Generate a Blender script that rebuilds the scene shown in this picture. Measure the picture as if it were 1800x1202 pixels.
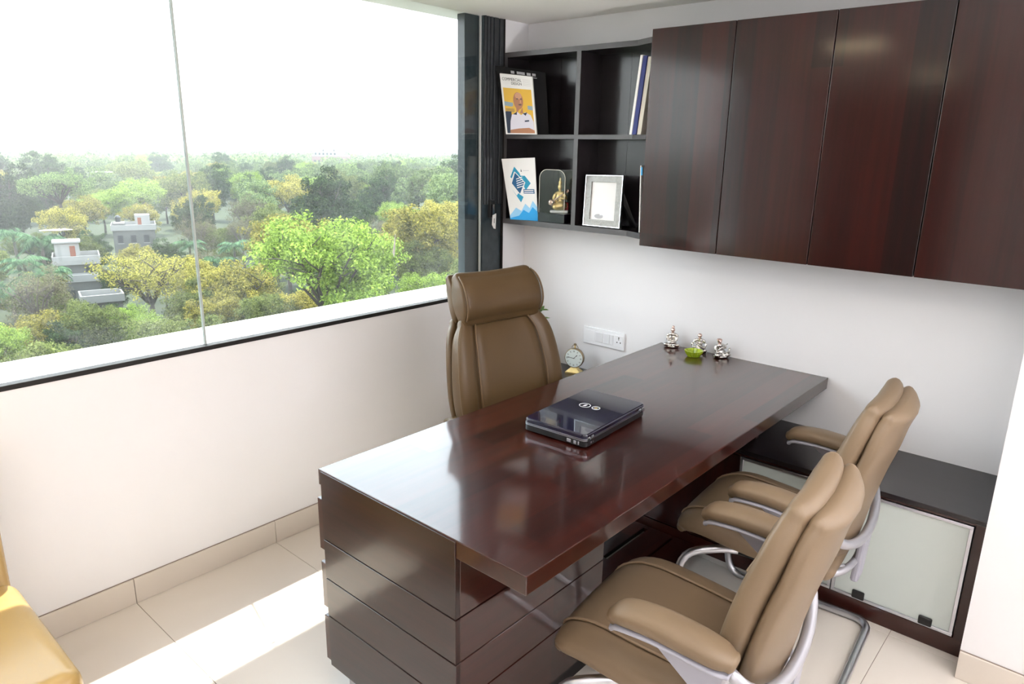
import bpy, bmesh, math, random
import numpy as np
from mathutils import Vector, Matrix

PI = math.pi
for o in list(bpy.data.objects):
    bpy.data.objects.remove(o)
SC = bpy.context.scene
COL = SC.collection

# ------------------------------------------------------------------ camera
CAM_POS = Vector((2.5468, -2.9967, 1.6533))
YAW, PITCH, ROLL, FPX = 0.719, 0.267, 0.0169, 1248.62
_cy, _sy, _cp, _sp = math.cos(YAW), math.sin(YAW), math.cos(PITCH), math.sin(PITCH)
_f = Vector((-_sy * _cp, _cy * _cp, -_sp))
_r = Vector((_cy, _sy, 0))
_u = _r.cross(_f)
_r2 = _r * math.cos(ROLL) + _u * math.sin(ROLL)
_u2 = _u * math.cos(ROLL) - _r * math.sin(ROLL)
cam_data = bpy.data.cameras.new('camera')
cam_data.sensor_width = 36.0
cam_data.lens = FPX * 36.0 / 1800.0
cam_data.clip_start = 0.05
cam_data.clip_end = 20000
cam = bpy.data.objects.new('camera', cam_data)
COL.objects.link(cam)
cam.matrix_world = Matrix(((_r2.x, _u2.x, -_f.x, CAM_POS.x), (_r2.y, _u2.y, -_f.y, CAM_POS.y),
                           (_r2.z, _u2.z, -_f.z, CAM_POS.z), (0, 0, 0, 1)))
SC.camera = cam

# ------------------------------------------------------------------ world, sun, exposure
world = bpy.data.worlds.new('world')
SC.world = world
world.use_nodes = True
wn, wl = world.node_tree.nodes, world.node_tree.links
wn.clear()
w_out = wn.new('ShaderNodeOutputWorld')
w_bg = wn.new('ShaderNodeBackground')
w_tc = wn.new('ShaderNodeTexCoord')
w_sep = wn.new('ShaderNodeSeparateXYZ')
w_ramp = wn.new('ShaderNodeValToRGB')
w_ramp.color_ramp.elements[0].position = 0.0
w_ramp.color_ramp.elements[0].color = (0.98, 1.0, 1.0, 1)
w_ramp.color_ramp.elements[1].position = 0.9
w_ramp.color_ramp.elements[1].color = (0.66, 0.83, 1.0, 1)
wl.new(w_tc.outputs['Generated'], w_sep.inputs[0])
wl.new(w_sep.outputs['Z'], w_ramp.inputs[0])
wl.new(w_ramp.outputs[0], w_bg.inputs['Color'])
w_bg.inputs['Strength'].default_value = 5.2
wl.new(w_bg.outputs[0], w_out.inputs['Surface'])

sun_data = bpy.data.lights.new('sun', 'SUN')
sun_data.energy = 13.0
sun_data.angle = math.radians(0.6)
sun_data.color = (1.0, 0.96, 0.88)
sun = bpy.data.objects.new('sun', sun_data)
COL.objects.link(sun)
sun.rotation_euler = Vector((0.330, -0.08, -0.94)).to_track_quat('-Z', 'Y').to_euler()
sun.location = (-6, 1, 15)

SC.view_settings.view_transform = 'Standard'
SC.view_settings.look = 'None'
SC.view_settings.exposure = 0.27
SC.view_settings.gamma = 1.0
SC.view_settings.use_curve_mapping = False
SC.cycles.use_denoising = True
SC.cycles.max_bounces = 10
SC.cycles.diffuse_bounces = 5
SC.cycles.glossy_bounces = 4
SC.cycles.transmission_bounces = 6
SC.cycles.transparent_max_bounces = 12
SC.cycles.volume_bounces = 1
SC.cycles.sample_clamp_indirect = 12.0
SC.cycles.caustics_reflective = False
SC.cycles.caustics_refractive = False

# ------------------------------------------------------------------ room dimensions
ZC = 2.2627            # ceiling
ZS = 0.915             # window sill
SHELF_Y = -0.18
ROOM_X, ROOM_Y = 4.3, -5.0
CR_Z, CR_Y = 0.516, -0.43        # credenza top and front
PIL_X, PIL_Y = 2.3577, -0.54     # corner of the projecting wall
WIN_Y0, WIN_Y1 = -3.3, -0.19
HAZE = 0.00036

# ------------------------------------------------------------------ materials
def new_mat(name):
    m = bpy.data.materials.new(name)
    m.use_nodes = True
    nt = m.node_tree
    b = nt.nodes.get('Principled BSDF')
    return m, nt, b

def N(nt, kind, **kw):
    n = nt.nodes.new(kind)
    for k, v in kw.items():
        setattr(n, k, v)
    return n

def mat(name, col, rough=0.5, metal=0.0, coat=0.0, coat_rough=0.05, spec=0.5, var=0.0, vscale=8.0, bump=0.0,
        bscale=60.0, trans=0.0, ior=1.45):
    m, nt, b = new_mat(name)
    L = nt.links
    b.inputs['Base Color'].default_value = (*col, 1)
    b.inputs['Roughness'].default_value = rough
    b.inputs['Metallic'].default_value = metal
    b.inputs['Coat Weight'].default_value = coat
    b.inputs['Coat Roughness'].default_value = coat_rough
    b.inputs['Specular IOR Level'].default_value = spec
    b.inputs['Transmission Weight'].default_value = trans
    b.inputs['IOR'].default_value = ior
    tc = N(nt, 'ShaderNodeTexCoord')
    if var > 0:
        nz = N(nt, 'ShaderNodeTexNoise')
        nz.inputs['Scale'].default_value = vscale
        nz.inputs['Detail'].default_value = 4
        L.new(tc.outputs['Object'], nz.inputs['Vector'])
        mx = N(nt, 'ShaderNodeMix', data_type='RGBA')
        mx.inputs['A'].default_value = (*[c * (1 - var) for c in col], 1)
        mx.inputs['B'].default_value = (*[min(1, c * (1 + var)) for c in col], 1)
        L.new(nz.outputs['Fac'], mx.inputs['Factor'])
        L.new(mx.outputs['Result'], b.inputs['Base Color'])
    if bump > 0:
        nb = N(nt, 'ShaderNodeTexNoise')
        nb.inputs['Scale'].default_value = bscale
        nb.inputs['Detail'].default_value = 3
        L.new(tc.outputs['Object'], nb.inputs['Vector'])
        bp = N(nt, 'ShaderNodeBump')
        bp.inputs['Strength'].default_value = bump
        bp.inputs['Distance'].default_value = 0.002
        L.new(nb.outputs['Fac'], bp.inputs['Height'])
        L.new(bp.outputs[0], b.inputs['Normal'])
    return m

def wood(name, axis, dark, light, plank=0.095, length=0.9, rough=0.34, coat=1.0, coat_rough=0.085):
    """Varnished timber: laminated strips across, streaky grain along `axis` (0 x, 1 y, 2 z)."""
    m, nt, b = new_mat(name)
    L = nt.links
    tc = N(nt, 'ShaderNodeTexCoord')
    sep = N(nt, 'ShaderNodeSeparateXYZ')
    L.new(tc.outputs['Object'], sep.inputs[0])
    along = sep.outputs[axis]
    across = sep.outputs[0 if axis != 0 else 1]
    if axis == 0:
        across = sep.outputs[1]
    def mth(op, a, bb=None):
        n = N(nt, 'ShaderNodeMath', operation=op)
        for i, v in enumerate((a, bb)):
            if v is None:
                continue
            if isinstance(v, (int, float)):
                n.inputs[i].default_value = v
            else:
                L.new(v, n.inputs[i])
        return n.outputs[0]
    pi_ = mth('FLOOR', mth('DIVIDE', across, plank))
    wn1 = N(nt, 'ShaderNodeTexWhiteNoise', noise_dimensions='1D')
    L.new(pi_, wn1.inputs['W'])
    seg = mth('FLOOR', mth('ADD', mth('DIVIDE', along, length), mth('MULTIPLY', wn1.outputs['Value'], 7.0)))
    cmb = N(nt, 'ShaderNodeCombineXYZ')
    L.new(pi_, cmb.inputs[0]); L.new(seg, cmb.inputs[1])
    wn2 = N(nt, 'ShaderNodeTexWhiteNoise', noise_dimensions='3D')
    L.new(cmb.outputs[0], wn2.inputs['Vector'])
    mp = N(nt, 'ShaderNodeMapping')
    sc = [38.0, 38.0, 38.0]; sc[axis] = 1.6
    mp.inputs['Scale'].default_value = sc
    L.new(tc.outputs['Object'], mp.inputs[0])
    nz = N(nt, 'ShaderNodeTexNoise')
    nz.inputs['Scale'].default_value = 1.0
    nz.inputs['Detail'].default_value = 6
    nz.inputs['Roughness'].default_value = 0.65
    L.new(mp.outputs[0], nz.inputs['Vector'])
    fac = mth('ADD', mth('MULTIPLY', nz.outputs['Fac'], 0.65), mth('MULTIPLY', wn2.outputs['Value'], 0.42))
    rp = N(nt, 'ShaderNodeValToRGB')
    rp.color_ramp.elements[0].position = 0.25
    rp.color_ramp.elements[0].color = (*dark, 1)
    rp.color_ramp.elements[1].position = 0.85
    rp.color_ramp.elements[1].color = (*light, 1)
    L.new(fac, rp.inputs[0])
    L.new(rp.outputs[0], b.inputs['Base Color'])
    b.inputs['Roughness'].default_value = rough
    b.inputs['Specular IOR Level'].default_value = 0.18
    b.inputs['Coat Weight'].default_value = coat
    b.inputs['Coat Roughness'].default_value = coat_rough
    b.inputs['Coat IOR'].default_value = 1.62
    bp = N(nt, 'ShaderNodeBump')
    bp.inputs['Strength'].default_value = 0.04
    bp.inputs['Distance'].default_value = 0.001
    L.new(nz.outputs['Fac'], bp.inputs['Height'])
    L.new(bp.outputs[0], b.inputs['Normal'])
    return m

def glass_pane(name, tint, refl, veil=0.0):
    """Thin window glass: clear with a mirror share and a faint film of dust."""
    m, nt, b = new_mat(name)
    L = nt.links
    nt.nodes.remove(b)
    out = nt.nodes['Material Output']
    tr = N(nt, 'ShaderNodeBsdfTransparent'); tr.inputs[0].default_value = (*tint, 1)
    gl = N(nt, 'ShaderNodeBsdfGlossy'); gl.inputs['Roughness'].default_value = 0.0
    lw = N(nt, 'ShaderNodeLayerWeight'); lw.inputs[0].default_value = 0.5
    pw = N(nt, 'ShaderNodeMath', operation='POWER'); pw.inputs[1].default_value = 4.5
    L.new(lw.outputs['Facing'], pw.inputs[0])
    fr = N(nt, 'ShaderNodeMath', operation='MULTIPLY_ADD'); fr.inputs[1].default_value = 0.8; fr.inputs[2].default_value = refl
    L.new(pw.outputs[0], fr.inputs[0])
    mx = N(nt, 'ShaderNodeMixShader')
    L.new(fr.outputs[0], mx.inputs[0]); L.new(tr.outputs[0], mx.inputs[1]); L.new(gl.outputs[0], mx.inputs[2])
    last = mx
    if veil > 0:
        df = N(nt, 'ShaderNodeBsdfTranslucent'); df.inputs[0].default_value = (0.8, 0.82, 0.82, 1)
        tc = N(nt, 'ShaderNodeTexCoord')
        mp = N(nt, 'ShaderNodeMapping'); mp.inputs['Scale'].default_value = (3, 3, 0.9)
        L.new(tc.outputs['Object'], mp.inputs[0])
        nz = N(nt, 'ShaderNodeTexNoise'); nz.inputs['Scale'].default_value = 2.2; nz.inputs['Detail'].default_value = 7
        L.new(mp.outputs[0], nz.inputs['Vector'])
        rp = N(nt, 'ShaderNodeMapRange')
        rp.inputs['From Min'].default_value = 0.42; rp.inputs['From Max'].default_value = 0.75
        rp.inputs['To Min'].default_value = veil * 0.15; rp.inputs['To Max'].default_value = veil
        L.new(nz.outputs['Fac'], rp.inputs['Value'])
        m2 = N(nt, 'ShaderNodeMixShader')
        L.new(rp.outputs[0], m2.inputs[0]); L.new(mx.outputs[0], m2.inputs[1]); L.new(df.outputs[0], m2.inputs[2])
        last = m2
    L.new(last.outputs[0], out.inputs['Surface'])
    return m

def foliage(name, dark, light, trans=0.45):
    m, nt, b = new_mat(name)
    L = nt.links
    nt.nodes.remove(b)
    out = nt.nodes['Material Output']
    geo = N(nt, 'ShaderNodeNewGeometry')
    oi = N(nt, 'ShaderNodeObjectInfo')
    rp = N(nt, 'ShaderNodeValToRGB')
    rp.color_ramp.elements[0].color = (*dark, 1)
    rp.color_ramp.elements[1].color = (*light, 1)
    L.new(geo.outputs['Random Per Island'], rp.inputs[0])
    hs = N(nt, 'ShaderNodeHueSaturation')
    mr = N(nt, 'ShaderNodeMapRange')
    mr.inputs['To Min'].default_value = 0.7; mr.inputs['To Max'].default_value = 1.25
    L.new(oi.outputs['Random'], mr.inputs['Value'])
    L.new(mr.outputs[0], hs.inputs['Value'])
    L.new(rp.outputs[0], hs.inputs['Color'])
    df = N(nt, 'ShaderNodeBsdfDiffuse'); tl = N(nt, 'ShaderNodeBsdfTranslucent')
    L.new(hs.outputs[0], df.inputs[0]); L.new(hs.outputs[0], tl.inputs[0])
    mx = N(nt, 'ShaderNodeMixShader'); mx.inputs[0].default_value = trans
    L.new(df.outputs[0], mx.inputs[1]); L.new(tl.outputs[0], mx.inputs[2])
    L.new(mx.outputs[0], out.inputs['Surface'])
    return m

WD, WLT = (0.0105, 0.0014, 0.0011), (0.050, 0.0080, 0.0045)
MT = {}
MT['wall'] = mat('wall_paint', (0.815, 0.81, 0.828), 0.6, var=0.015, vscale=3, bump=0.03, bscale=160)
MT['ceiling'] = mat('ceiling_paint', (0.92, 0.905, 0.885), 0.7, var=0.015, vscale=3)
MT['tile'] = mat('floor_tile', (0.70, 0.645, 0.585), 0.22, var=0.03, vscale=2.5, spec=0.45)
MT['skirt'] = mat('skirting_tile', (0.66, 0.60, 0.535), 0.28, var=0.03, vscale=2.5)
MT['grout'] = mat('grout', (0.26, 0.21, 0.18), 0.9, var=0.1)
MT['wood_y'] = wood('desk_wood', 1, WD, WLT)
MT['wood_x'] = wood('panel_wood', 0, WD, WLT, plank=0.3, length=2.0, rough=0.38, coat=0.75, coat_rough=0.14)
MT['wood_z'] = wood('door_wood', 2, (0.0060, 0.0009, 0.0008), (0.036, 0.0036, 0.0020), plank=0.11, length=3.0, rough=0.38, coat=0.55, coat_rough=0.12)
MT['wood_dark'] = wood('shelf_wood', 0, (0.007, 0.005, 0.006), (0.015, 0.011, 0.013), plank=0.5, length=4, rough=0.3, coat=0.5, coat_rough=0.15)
MT['edge_dark'] = mat('seam_black', (0.008, 0.006, 0.006), 0.6)
MT['leather'] = mat('tan_leather', (0.188, 0.131, 0.080), 0.42, var=0.07, vscale=7, bump=0.12, bscale=420, spec=0.5)
MT['leather_brown'] = mat('brown_leather', (0.098, 0.060, 0.027), 0.36, var=0.06, vscale=6, bump=0.12, bscale=420, spec=0.45)
MT['piping'] = mat('leather_piping', (0.235, 0.165, 0.105), 0.4, var=0.05, bump=0.1, bscale=500)
MT['piping_brown'] = mat('brown_piping', (0.13, 0.080, 0.038), 0.4, var=0.05, bump=0.1, bscale=500)
MT['sofa'] = mat('ochre_leather', (0.44, 0.285, 0.105), 0.25, var=0.08, vscale=6, bump=0.12, bscale=300)
MT['alu'] = mat('cast_aluminium', (0.46, 0.46, 0.50), 0.36, metal=0.6, var=0.03, vscale=20)
MT['grey_plastic'] = mat('grey_plastic', (0.36, 0.36, 0.42), 0.4, var=0.02, vscale=10)
MT['steel'] = mat('brushed_steel', (0.60, 0.61, 0.66), 0.28, metal=1.0, var=0.05, vscale=25)
MT['black'] = mat('black_plastic', (0.012, 0.012, 0.013), 0.35, var=0.1)
MT['black_gloss'] = mat('black_gloss', (0.006, 0.006, 0.012), 0.08, coat=1.0, coat_rough=0.02, var=0.1)
MT['lid_gloss'] = mat('laptop_lid', (0.006, 0.005, 0.022), 0.12, coat=1.0, coat_rough=0.03, var=0.3, vscale=30)
MT['chrome'] = mat('chrome', (0.8, 0.8, 0.82), 0.12, metal=1.0, var=0.03)
MT['silver'] = mat('antique_silver', (0.62, 0.60, 0.57), 0.24, metal=1.0, var=0.45, vscale=55, bump=0.7, bscale=140)
MT['copper'] = mat('rosy_silver', (0.66, 0.48, 0.42), 0.26, metal=1.0, var=0.35, vscale=60)
MT['frame_silver'] = mat('hammered_silver', (0.20, 0.19, 0.175), 0.28, metal=1.0, var=0.25, vscale=90, bump=1.0, bscale=170)
MT['gold'] = mat('pale_gold', (0.86, 0.66, 0.30), 0.3, metal=0.9, var=0.2, vscale=40)
MT['brass'] = mat('aged_brass', (0.36, 0.29, 0.19), 0.32, metal=1.0, var=0.2, vscale=40)
MT['white'] = mat('white_plastic', (0.86, 0.87, 0.90), 0.35, var=0.01)
MT['white_dim'] = mat('offwhite_plastic', (0.78, 0.79, 0.82), 0.35, var=0.01)
MT['paper'] = mat('white_paper', (0.82, 0.80, 0.78), 0.5, var=0.03)
MT['paper_cream'] = mat('cream_paper', (0.74, 0.69, 0.60), 0.55, var=0.04)
MT['ink'] = mat('black_ink', (0.015, 0.014, 0.014), 0.5, var=0.05)
MT['dial'] = mat('clock_dial', (0.78, 0.86, 0.84), 0.4, var=0.03)
MT['frosted'] = mat('frosted_glass', (0.60, 0.66, 0.635), 0.16, var=0.04, vscale=3, spec=0.6)
MT['pane'] = glass_pane('window_glass', (0.97, 0.985, 0.98), 0.025, 0.012)
MT['acrylic'] = glass_pane('clear_acrylic', (0.95, 0.95, 0.93), 0.04)
MT['granite'] = mat('dark_stone_frame', (0.032, 0.044, 0.052), 0.24, var=0.55, vscale=26)
MT['frame_dark'] = mat('anodised_frame', (0.055, 0.060, 0.066), 0.3, metal=0.4, var=0.35, vscale=30)
MT['seal'] = mat('clear_sealant', (0.62, 0.64, 0.63), 0.35, var=0.05)
MT['joint'] = mat('grey_joint', (0.40, 0.44, 0.42), 0.35, var=0.1)
MT['edge_grey'] = mat('grey_edge_strip', (0.085, 0.080, 0.084), 0.35, var=0.1)
MT['ledge'] = mat('ledge_plaster', (0.78, 0.77, 0.75), 0.8, var=0.05, vscale=6)

# ------------------------------------------------------------------ geometry helpers
class MB:
    """collects faces; build() links them as one mesh object"""
    def __init__(s):
        s.v, s.f = [], []
    def add(s, vs, fs):
        o = len(s.v)
        s.v.extend([tuple(p) for p in vs])
        s.f.extend([tuple(i + o for i in q) for q in fs])
        return s
    def box(s, x0, x1, y0, y1, z0, z1):
        vs = [(x, y, z) for z in (z0, z1) for y in (y0, y1) for x in (x0, x1)]
        return s.add(vs, [(0, 2, 3, 1), (4, 5, 7, 6), (0, 1, 5, 4), (2, 6, 7, 3), (0, 4, 6, 2), (1, 3, 7, 5)])
    def prism(s, pts, a, b):
        """polygon of 3-D points `pts` swept by vector a->b offsets"""
        n = len(pts)
        a, b = Vector(a), Vector(b)
        vs = [Vector(p) + a for p in pts] + [Vector(p) + b for p in pts]
        fs = [tuple(range(n))[::-1], tuple(range(n, 2 * n))] + [(i, (i + 1) % n, n + (i + 1) % n, n + i) for i in range(n)]
        return s.add(vs, fs)
    def tube(s, path, rad, n=8, cap=True, flat=1.0, closed=False):
        """round bar along points; rad a number or list; flat squashes it along the second axis"""
        P = [Vector(p) for p in path]
        k = len(P)
        R = rad if isinstance(rad, (list, tuple)) else [rad] * k
        vs = []
        up = Vector((0, 0, 1))
        prev = None
        for i in range(k):
            if closed:
                t = (P[(i + 1) % k] - P[i - 1]).normalized()
            else:
                t = (P[min(i + 1, k - 1)] - P[max(i - 1, 0)]).normalized()
            a = prev if prev is not None else (up if abs(t.z) < 0.9 else Vector((1, 0, 0)))
            b = t.cross(a).normalized()
            a = b.cross(t).normalized()
            prev = a
            for j in range(n):
                th = 2 * PI * j / n
                vs.append(P[i] + b * (R[i] * math.cos(th)) + a * (R[i] * flat * math.sin(th)))
        fs = []
        m = k if closed else k - 1
        for i in range(m):
            i2 = (i + 1) % k
            for j in range(n):
                j2 = (j + 1) % n
                fs.append((i * n + j, i * n + j2, i2 * n + j2, i2 * n + j))
        if cap and not closed:
            fs.append(tuple(range(n))[::-1])
            fs.append(tuple((k - 1) * n + j for j in range(n)))
        return s.add(vs, fs)
    def lathe(s, prof, n=24, c=(0, 0, 0), flute=0.0, nf=0):
        c = Vector(c)
        vs = []
        for r, z in prof:
            for j in range(n):
                th = 2 * PI * j / n
                rr = r * (1 + (flute * math.cos(nf * th) if nf else 0))
                vs.append(c + Vector((rr * math.cos(th), rr * math.sin(th), z)))
        k = len(prof)
        fs = [(i * n + j, i * n + (j + 1) % n, (i + 1) * n + (j + 1) % n, (i + 1) * n + j) for i in range(k - 1) for j in range(n)]
        fs.append(tuple(range(n))[::-1])
        fs.append(tuple((k - 1) * n + j for j in range(n)))
        return s.add(vs, fs)
    def ball(s, c, r, n=14, m=10, rot=None):
        c = Vector(c)
        r = (r, r, r) if isinstance(r, (int, float)) else r
        vs = [Vector((0, 0, r[2]))]
        for i in range(1, m):
            ph = PI * i / m
            for j in range(n):
                th = 2 * PI * j / n
                vs.append(Vector((r[0] * math.sin(ph) * math.cos(th), r[1] * math.sin(ph) * math.sin(th), r[2] * math.cos(ph))))
        vs.append(Vector((0, 0, -r[2])))
        if rot is not None:
            vs = [rot @ v for v in vs]
        vs = [v + c for v in vs]
        fs = [(0, 1 + j, 1 + (j + 1) % n) for j in range(n)]
        for i in range(m - 2):
            for j in range(n):
                a = 1 + i * n + j; b = 1 + i * n + (j + 1) % n
                fs.append((a, a + n, b + n, b))
        e = len(vs) - 1
        fs += [(e, 1 + (m - 2) * n + (j + 1) % n, 1 + (m - 2) * n + j) for j in range(n)]
        return s.add(vs, fs)
    def loft(s, rings, caps=True):
        n = len(rings[0])
        vs = [p for r in rings for p in r]
        fs = []
        for i in range(len(rings) - 1):
            for j in range(n):
                j2 = (j + 1) % n
                fs.append((i * n + j, i * n + j2, (i + 1) * n + j2, (i + 1) * n + j))
        if caps:
            fs.append(tuple(range(n))[::-1])
            fs.append(tuple((len(rings) - 1) * n + j for j in range(n)))
        return s.add(vs, fs)
    def mesh(s, name, bevel=0.0, seg=2, smooth=False):
        me = bpy.data.meshes.new(name)
        me.from_pydata(s.v, [], s.f)
        bm = bmesh.new()
        bm.from_mesh(me)
        bmesh.ops.recalc_face_normals(bm, faces=bm.faces[:])
        if bevel > 0:
            bmesh.ops.bevel(bm, geom=[e for e in bm.edges if len(e.link_faces) == 2 and e.calc_face_angle(0) > 0.5],
                            offset=bevel, segments=seg, affect='EDGES', profile=0.5, clamp_overlap=True)
        bm.to_mesh(me)
        bm.free()
        if smooth:
            me.polygons.foreach_set('use_smooth', [True] * len(me.polygons))
        return me
    def build(s, name, m, parent=None, bevel=0.0, seg=2, smooth=False):
        me = s.mesh(name, bevel, seg, smooth)
        me.materials.append(MT[m] if isinstance(m, str) else m)
        return link(name, me, parent)

def link(name, me, parent=None):
    o = bpy.data.objects.new(name, me)
    COL.objects.link(o)
    if parent is not None:
        o.parent = parent
    return o

def empty(name, loc=(0, 0, 0), rz=0.0, parent=None):
    o = bpy.data.objects.new(name, None)
    o.empty_display_size = 0.1
    COL.objects.link(o)
    o.location = loc
    o.rotation_euler = (0, 0, rz)
    if parent is not None:
        o.parent = parent
    return o

def tag(o, label=None, cat=None, group=None, kind=None):
    if label: o['label'] = label
    if cat: o['category'] = cat
    if group: o['group'] = group
    if kind: o['kind'] = kind
    return o

def copy_tree(o, parent=None):
    c = o.copy()
    COL.objects.link(c)
    c.parent = parent
    for ch in [x for x in bpy.data.objects if x.parent == o]:
        copy_tree(ch, c)
    return c

def spow(v, e):
    return math.copysign(abs(v) ** e, v)

def sect(c, a, b, n=28, ex=0.5, fn=None):
    """superellipse ring round c with half axes a and b (vectors); fn(u) scales the b side"""
    c, a, b = Vector(c), Vector(a), Vector(b)
    out = []
    for j in range(n):
        th = 2 * PI * j / n
        u, w = spow(math.cos(th), ex), spow(math.sin(th), ex)
        if fn and w > 0:
            w *= fn(u)
        out.append(c + a * u + b * w)
    return out

def font_mesh(txt, size=1.0):
    cu = bpy.data.curves.new('lettering', 'FONT')
    cu.body = txt
    cu.size = size
    cu.resolution_u = 2
    o = bpy.data.objects.new('lettering', cu)
    COL.objects.link(o)
    dg = bpy.context.evaluated_depsgraph_get()
    me = bpy.data.meshes.new_from_object(o.evaluated_get(dg))
    bpy.data.objects.remove(o)
    bpy.data.curves.remove(cu)
    return me

class Sheet:
    """a flat printed face given by its four corners; prints sit a hair proud of it"""
    def __init__(s, bl, br, tl, tr, bow=0.0):
        s.bl, s.br, s.tl, s.tr = Vector(bl), Vector(br), Vector(tl), Vector(tr)
        s.n = (s.br - s.bl).cross(s.tl - s.bl).normalized()
        s.bow = bow
    def at(s, u, v, off=0.0):
        p = (s.bl * (1 - u) + s.br * u) * (1 - v) + (s.tl * (1 - u) + s.tr * u) * v
        return p + s.n * (off + s.bow * 4 * v * (1 - v))
    def slab(s, name, m, parent=None, t=0.004, off=0.0, nv=8):
        front = [[s.at(u, k / nv, off) for u in (0, 1)] for k in range(nv + 1)]
        back = [[s.at(u, k / nv, off - t) for u in (0, 1)] for k in range(nv + 1)]
        rings = [[f[0], f[1], b[1], b[0]] for f, b in zip(front, back)]
        return MB().loft(rings).build(name, m, parent)
    def poly(s, name, uv, m, parent=None, off=0.0006, split=6):
        mb = MB()
        vs = [s.at(u, v, off) for u, v in uv]
        mb.add(vs, [tuple(range(len(vs)))])
        vs2 = [s.at(u, v, 0.0001) for u, v in uv]
        n = len(vs)
        mb.add(vs + vs2, [(i, (i + 1) % n, n + (i + 1) % n, n + i) for i in range(n)])
        return mb.build(name, m, parent)
    def ell(s, name, cu, cv, ru, rv, m, parent=None, off=0.0006, n=20, a0=0.0, a1=2 * PI):
        return s.poly(name, [(cu + ru * math.cos(a0 + (a1 - a0) * k / n), cv + rv * math.sin(a0 + (a1 - a0) * k / n)) for k in range(n)], m, parent, off)
    def text(s, txt, u0, v0, u1, v1, m, parent=None, off=0.0009):
        me = font_mesh(txt)
        co = np.empty(len(me.vertices) * 3)
        me.vertices.foreach_get('co', co)
        co = co.reshape(-1, 3)
        mn, mx = co.min(0), co.max(0)
        out = []
        for x, y, z in co:
            a = (x - mn[0]) / max(1e-6, mx[0] - mn[0]); b = (y - mn[1]) / max(1e-6, mx[1] - mn[1])
            out.append(s.at(u0 + (u1 - u0) * a, v0 + (v1 - v0) * b, off))
        me.vertices.foreach_set('co', [c for p in out for c in p])
        me.materials.clear()
        me.materials.append(MT[m])
        return link('lettering', me, parent)
# ================================================================== the room shell
def struct(o):
    o['kind'] = 'structure'
    return o

wl_ = MB()
wl_.box(-0.28, 0, ROOM_Y, 0, -0.15, ZS - 0.012)
wl_.box(-0.28, 0, -0.18, 0.0, ZS - 0.012, ZC)
wl_.box(-0.28, 0, ROOM_Y, WIN_Y0, ZS - 0.012, ZC)
struct(wl_.build('wall_left', 'wall'))
struct(MB().box(-0.28, ROOM_X + 0.15, 0, 0.15, -0.15, ZC + 0.15).build('wall_back', 'wall'))
struct(MB().box(PIL_X, ROOM_X, PIL_Y, 0, 0, ZC).build('wall_right', 'wall'))
struct(MB().box(ROOM_X, ROOM_X + 0.15, ROOM_Y - 0.15, 0, -0.15, ZC + 0.15).build('wall_side', 'wall'))
struct(MB().box(-0.28, ROOM_X + 0.15, ROOM_Y - 0.15, ROOM_Y, -0.15, ZC + 0.15).build('wall_front', 'wall'))
struct(MB().box(-0.20, ROOM_X, ROOM_Y, 0, ZC, ZC + 0.15).build('ceiling', 'ceiling'))
# dark timber doors set in the wall opposite the cabinets
door = empty('door_1', (0, ROOM_Y, 0)); struct(door)
MB().box(0.05, 1.25, 0, 0.05, 0.0, 2.2).build('door_frame', 'wood_z', door, 0.004)
for x0, x1 in ((0.09, 0.64), (0.66, 1.21)):
    lf = MB().box(x0, x1, 0.05, 0.075, 0.03, 2.16).build('door_leaf', 'wood_z', door, 0.004)
for x in (0.60, 0.70):
    MB().tube([(x, 0.075, 1.0), (x, 0.12, 1.0), (x, 0.12, 1.25), (x, 0.075, 1.25)], 0.009).build('door_handle', 'steel', door)

# floor tiles
floor = struct(MB().box(0, ROOM_X, ROOM_Y, 0, -0.15, -0.0025).build('floor', 'grout'))
xj = [0, 0.574, 1.356, 2.138, 2.92, 3.702, ROOM_X]
yj = [0.0]
yy = -1.612 + 0.574 * 2
while yy > ROOM_Y:
    yj.append(yy); yy -= 0.574
yj.append(ROOM_Y)
tile_cache = {}
for i in range(len(xj) - 1):
    for j in range(len(yj) - 1):
        w, d = round(xj[i + 1] - xj[i], 3), round(yj[j] - yj[j + 1], 3)
        if (w, d) not in tile_cache:
            me = MB().box(0.0009, w - 0.0009, -d + 0.0009, -0.0009, -0.008, 0).mesh('tile', 0.0006, 1)
            me.materials.append(MT['tile'])
            tile_cache[(w, d)] = me
        t = link('tile', tile_cache[(w, d)], floor)
        t.location = (xj[i], yj[j], 0)
# skirting
HS = 0.1002
def skirting(name, segs, axis, face, sgn):
    """segs: list of (a, b) along the wall; face: coordinate of the wall; sgn: into the room"""
    lo, hi = min(s[0] for s in segs), max(s[1] for s in segs)
    e0, e1 = sorted((face, face + sgn * 0.004))
    b0, b1 = sorted((face, face + sgn * 0.010))
    mb = MB().box(e0, e1, lo, hi, 0, HS + 0.002) if axis == 'y' else MB().box(lo, hi, e0, e1, 0, HS + 0.002)
    base = struct(mb.build(name, 'grout'))
    for a, b in segs:
        m2 = MB()
        if axis == 'y':
            m2.box(b0, b1, a + 0.001, b - 0.001, 0.0005, HS)
        else:
            m2.box(a + 0.001, b - 0.001, b0, b1, 0.0005, HS)
        m2.build('tile', 'skirt', base, 0.001, 1)
skirting('baseboard_left', [(yj[j + 1], yj[j]) for j in range(len(yj) - 1) if yj[j] < -0.45], 'y', 0.0, 1)
skirting('baseboard_right', [(PIL_X, 2.92), (2.92, 3.702), (3.702, ROOM_X)], 'x', PIL_Y, -1)

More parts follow.
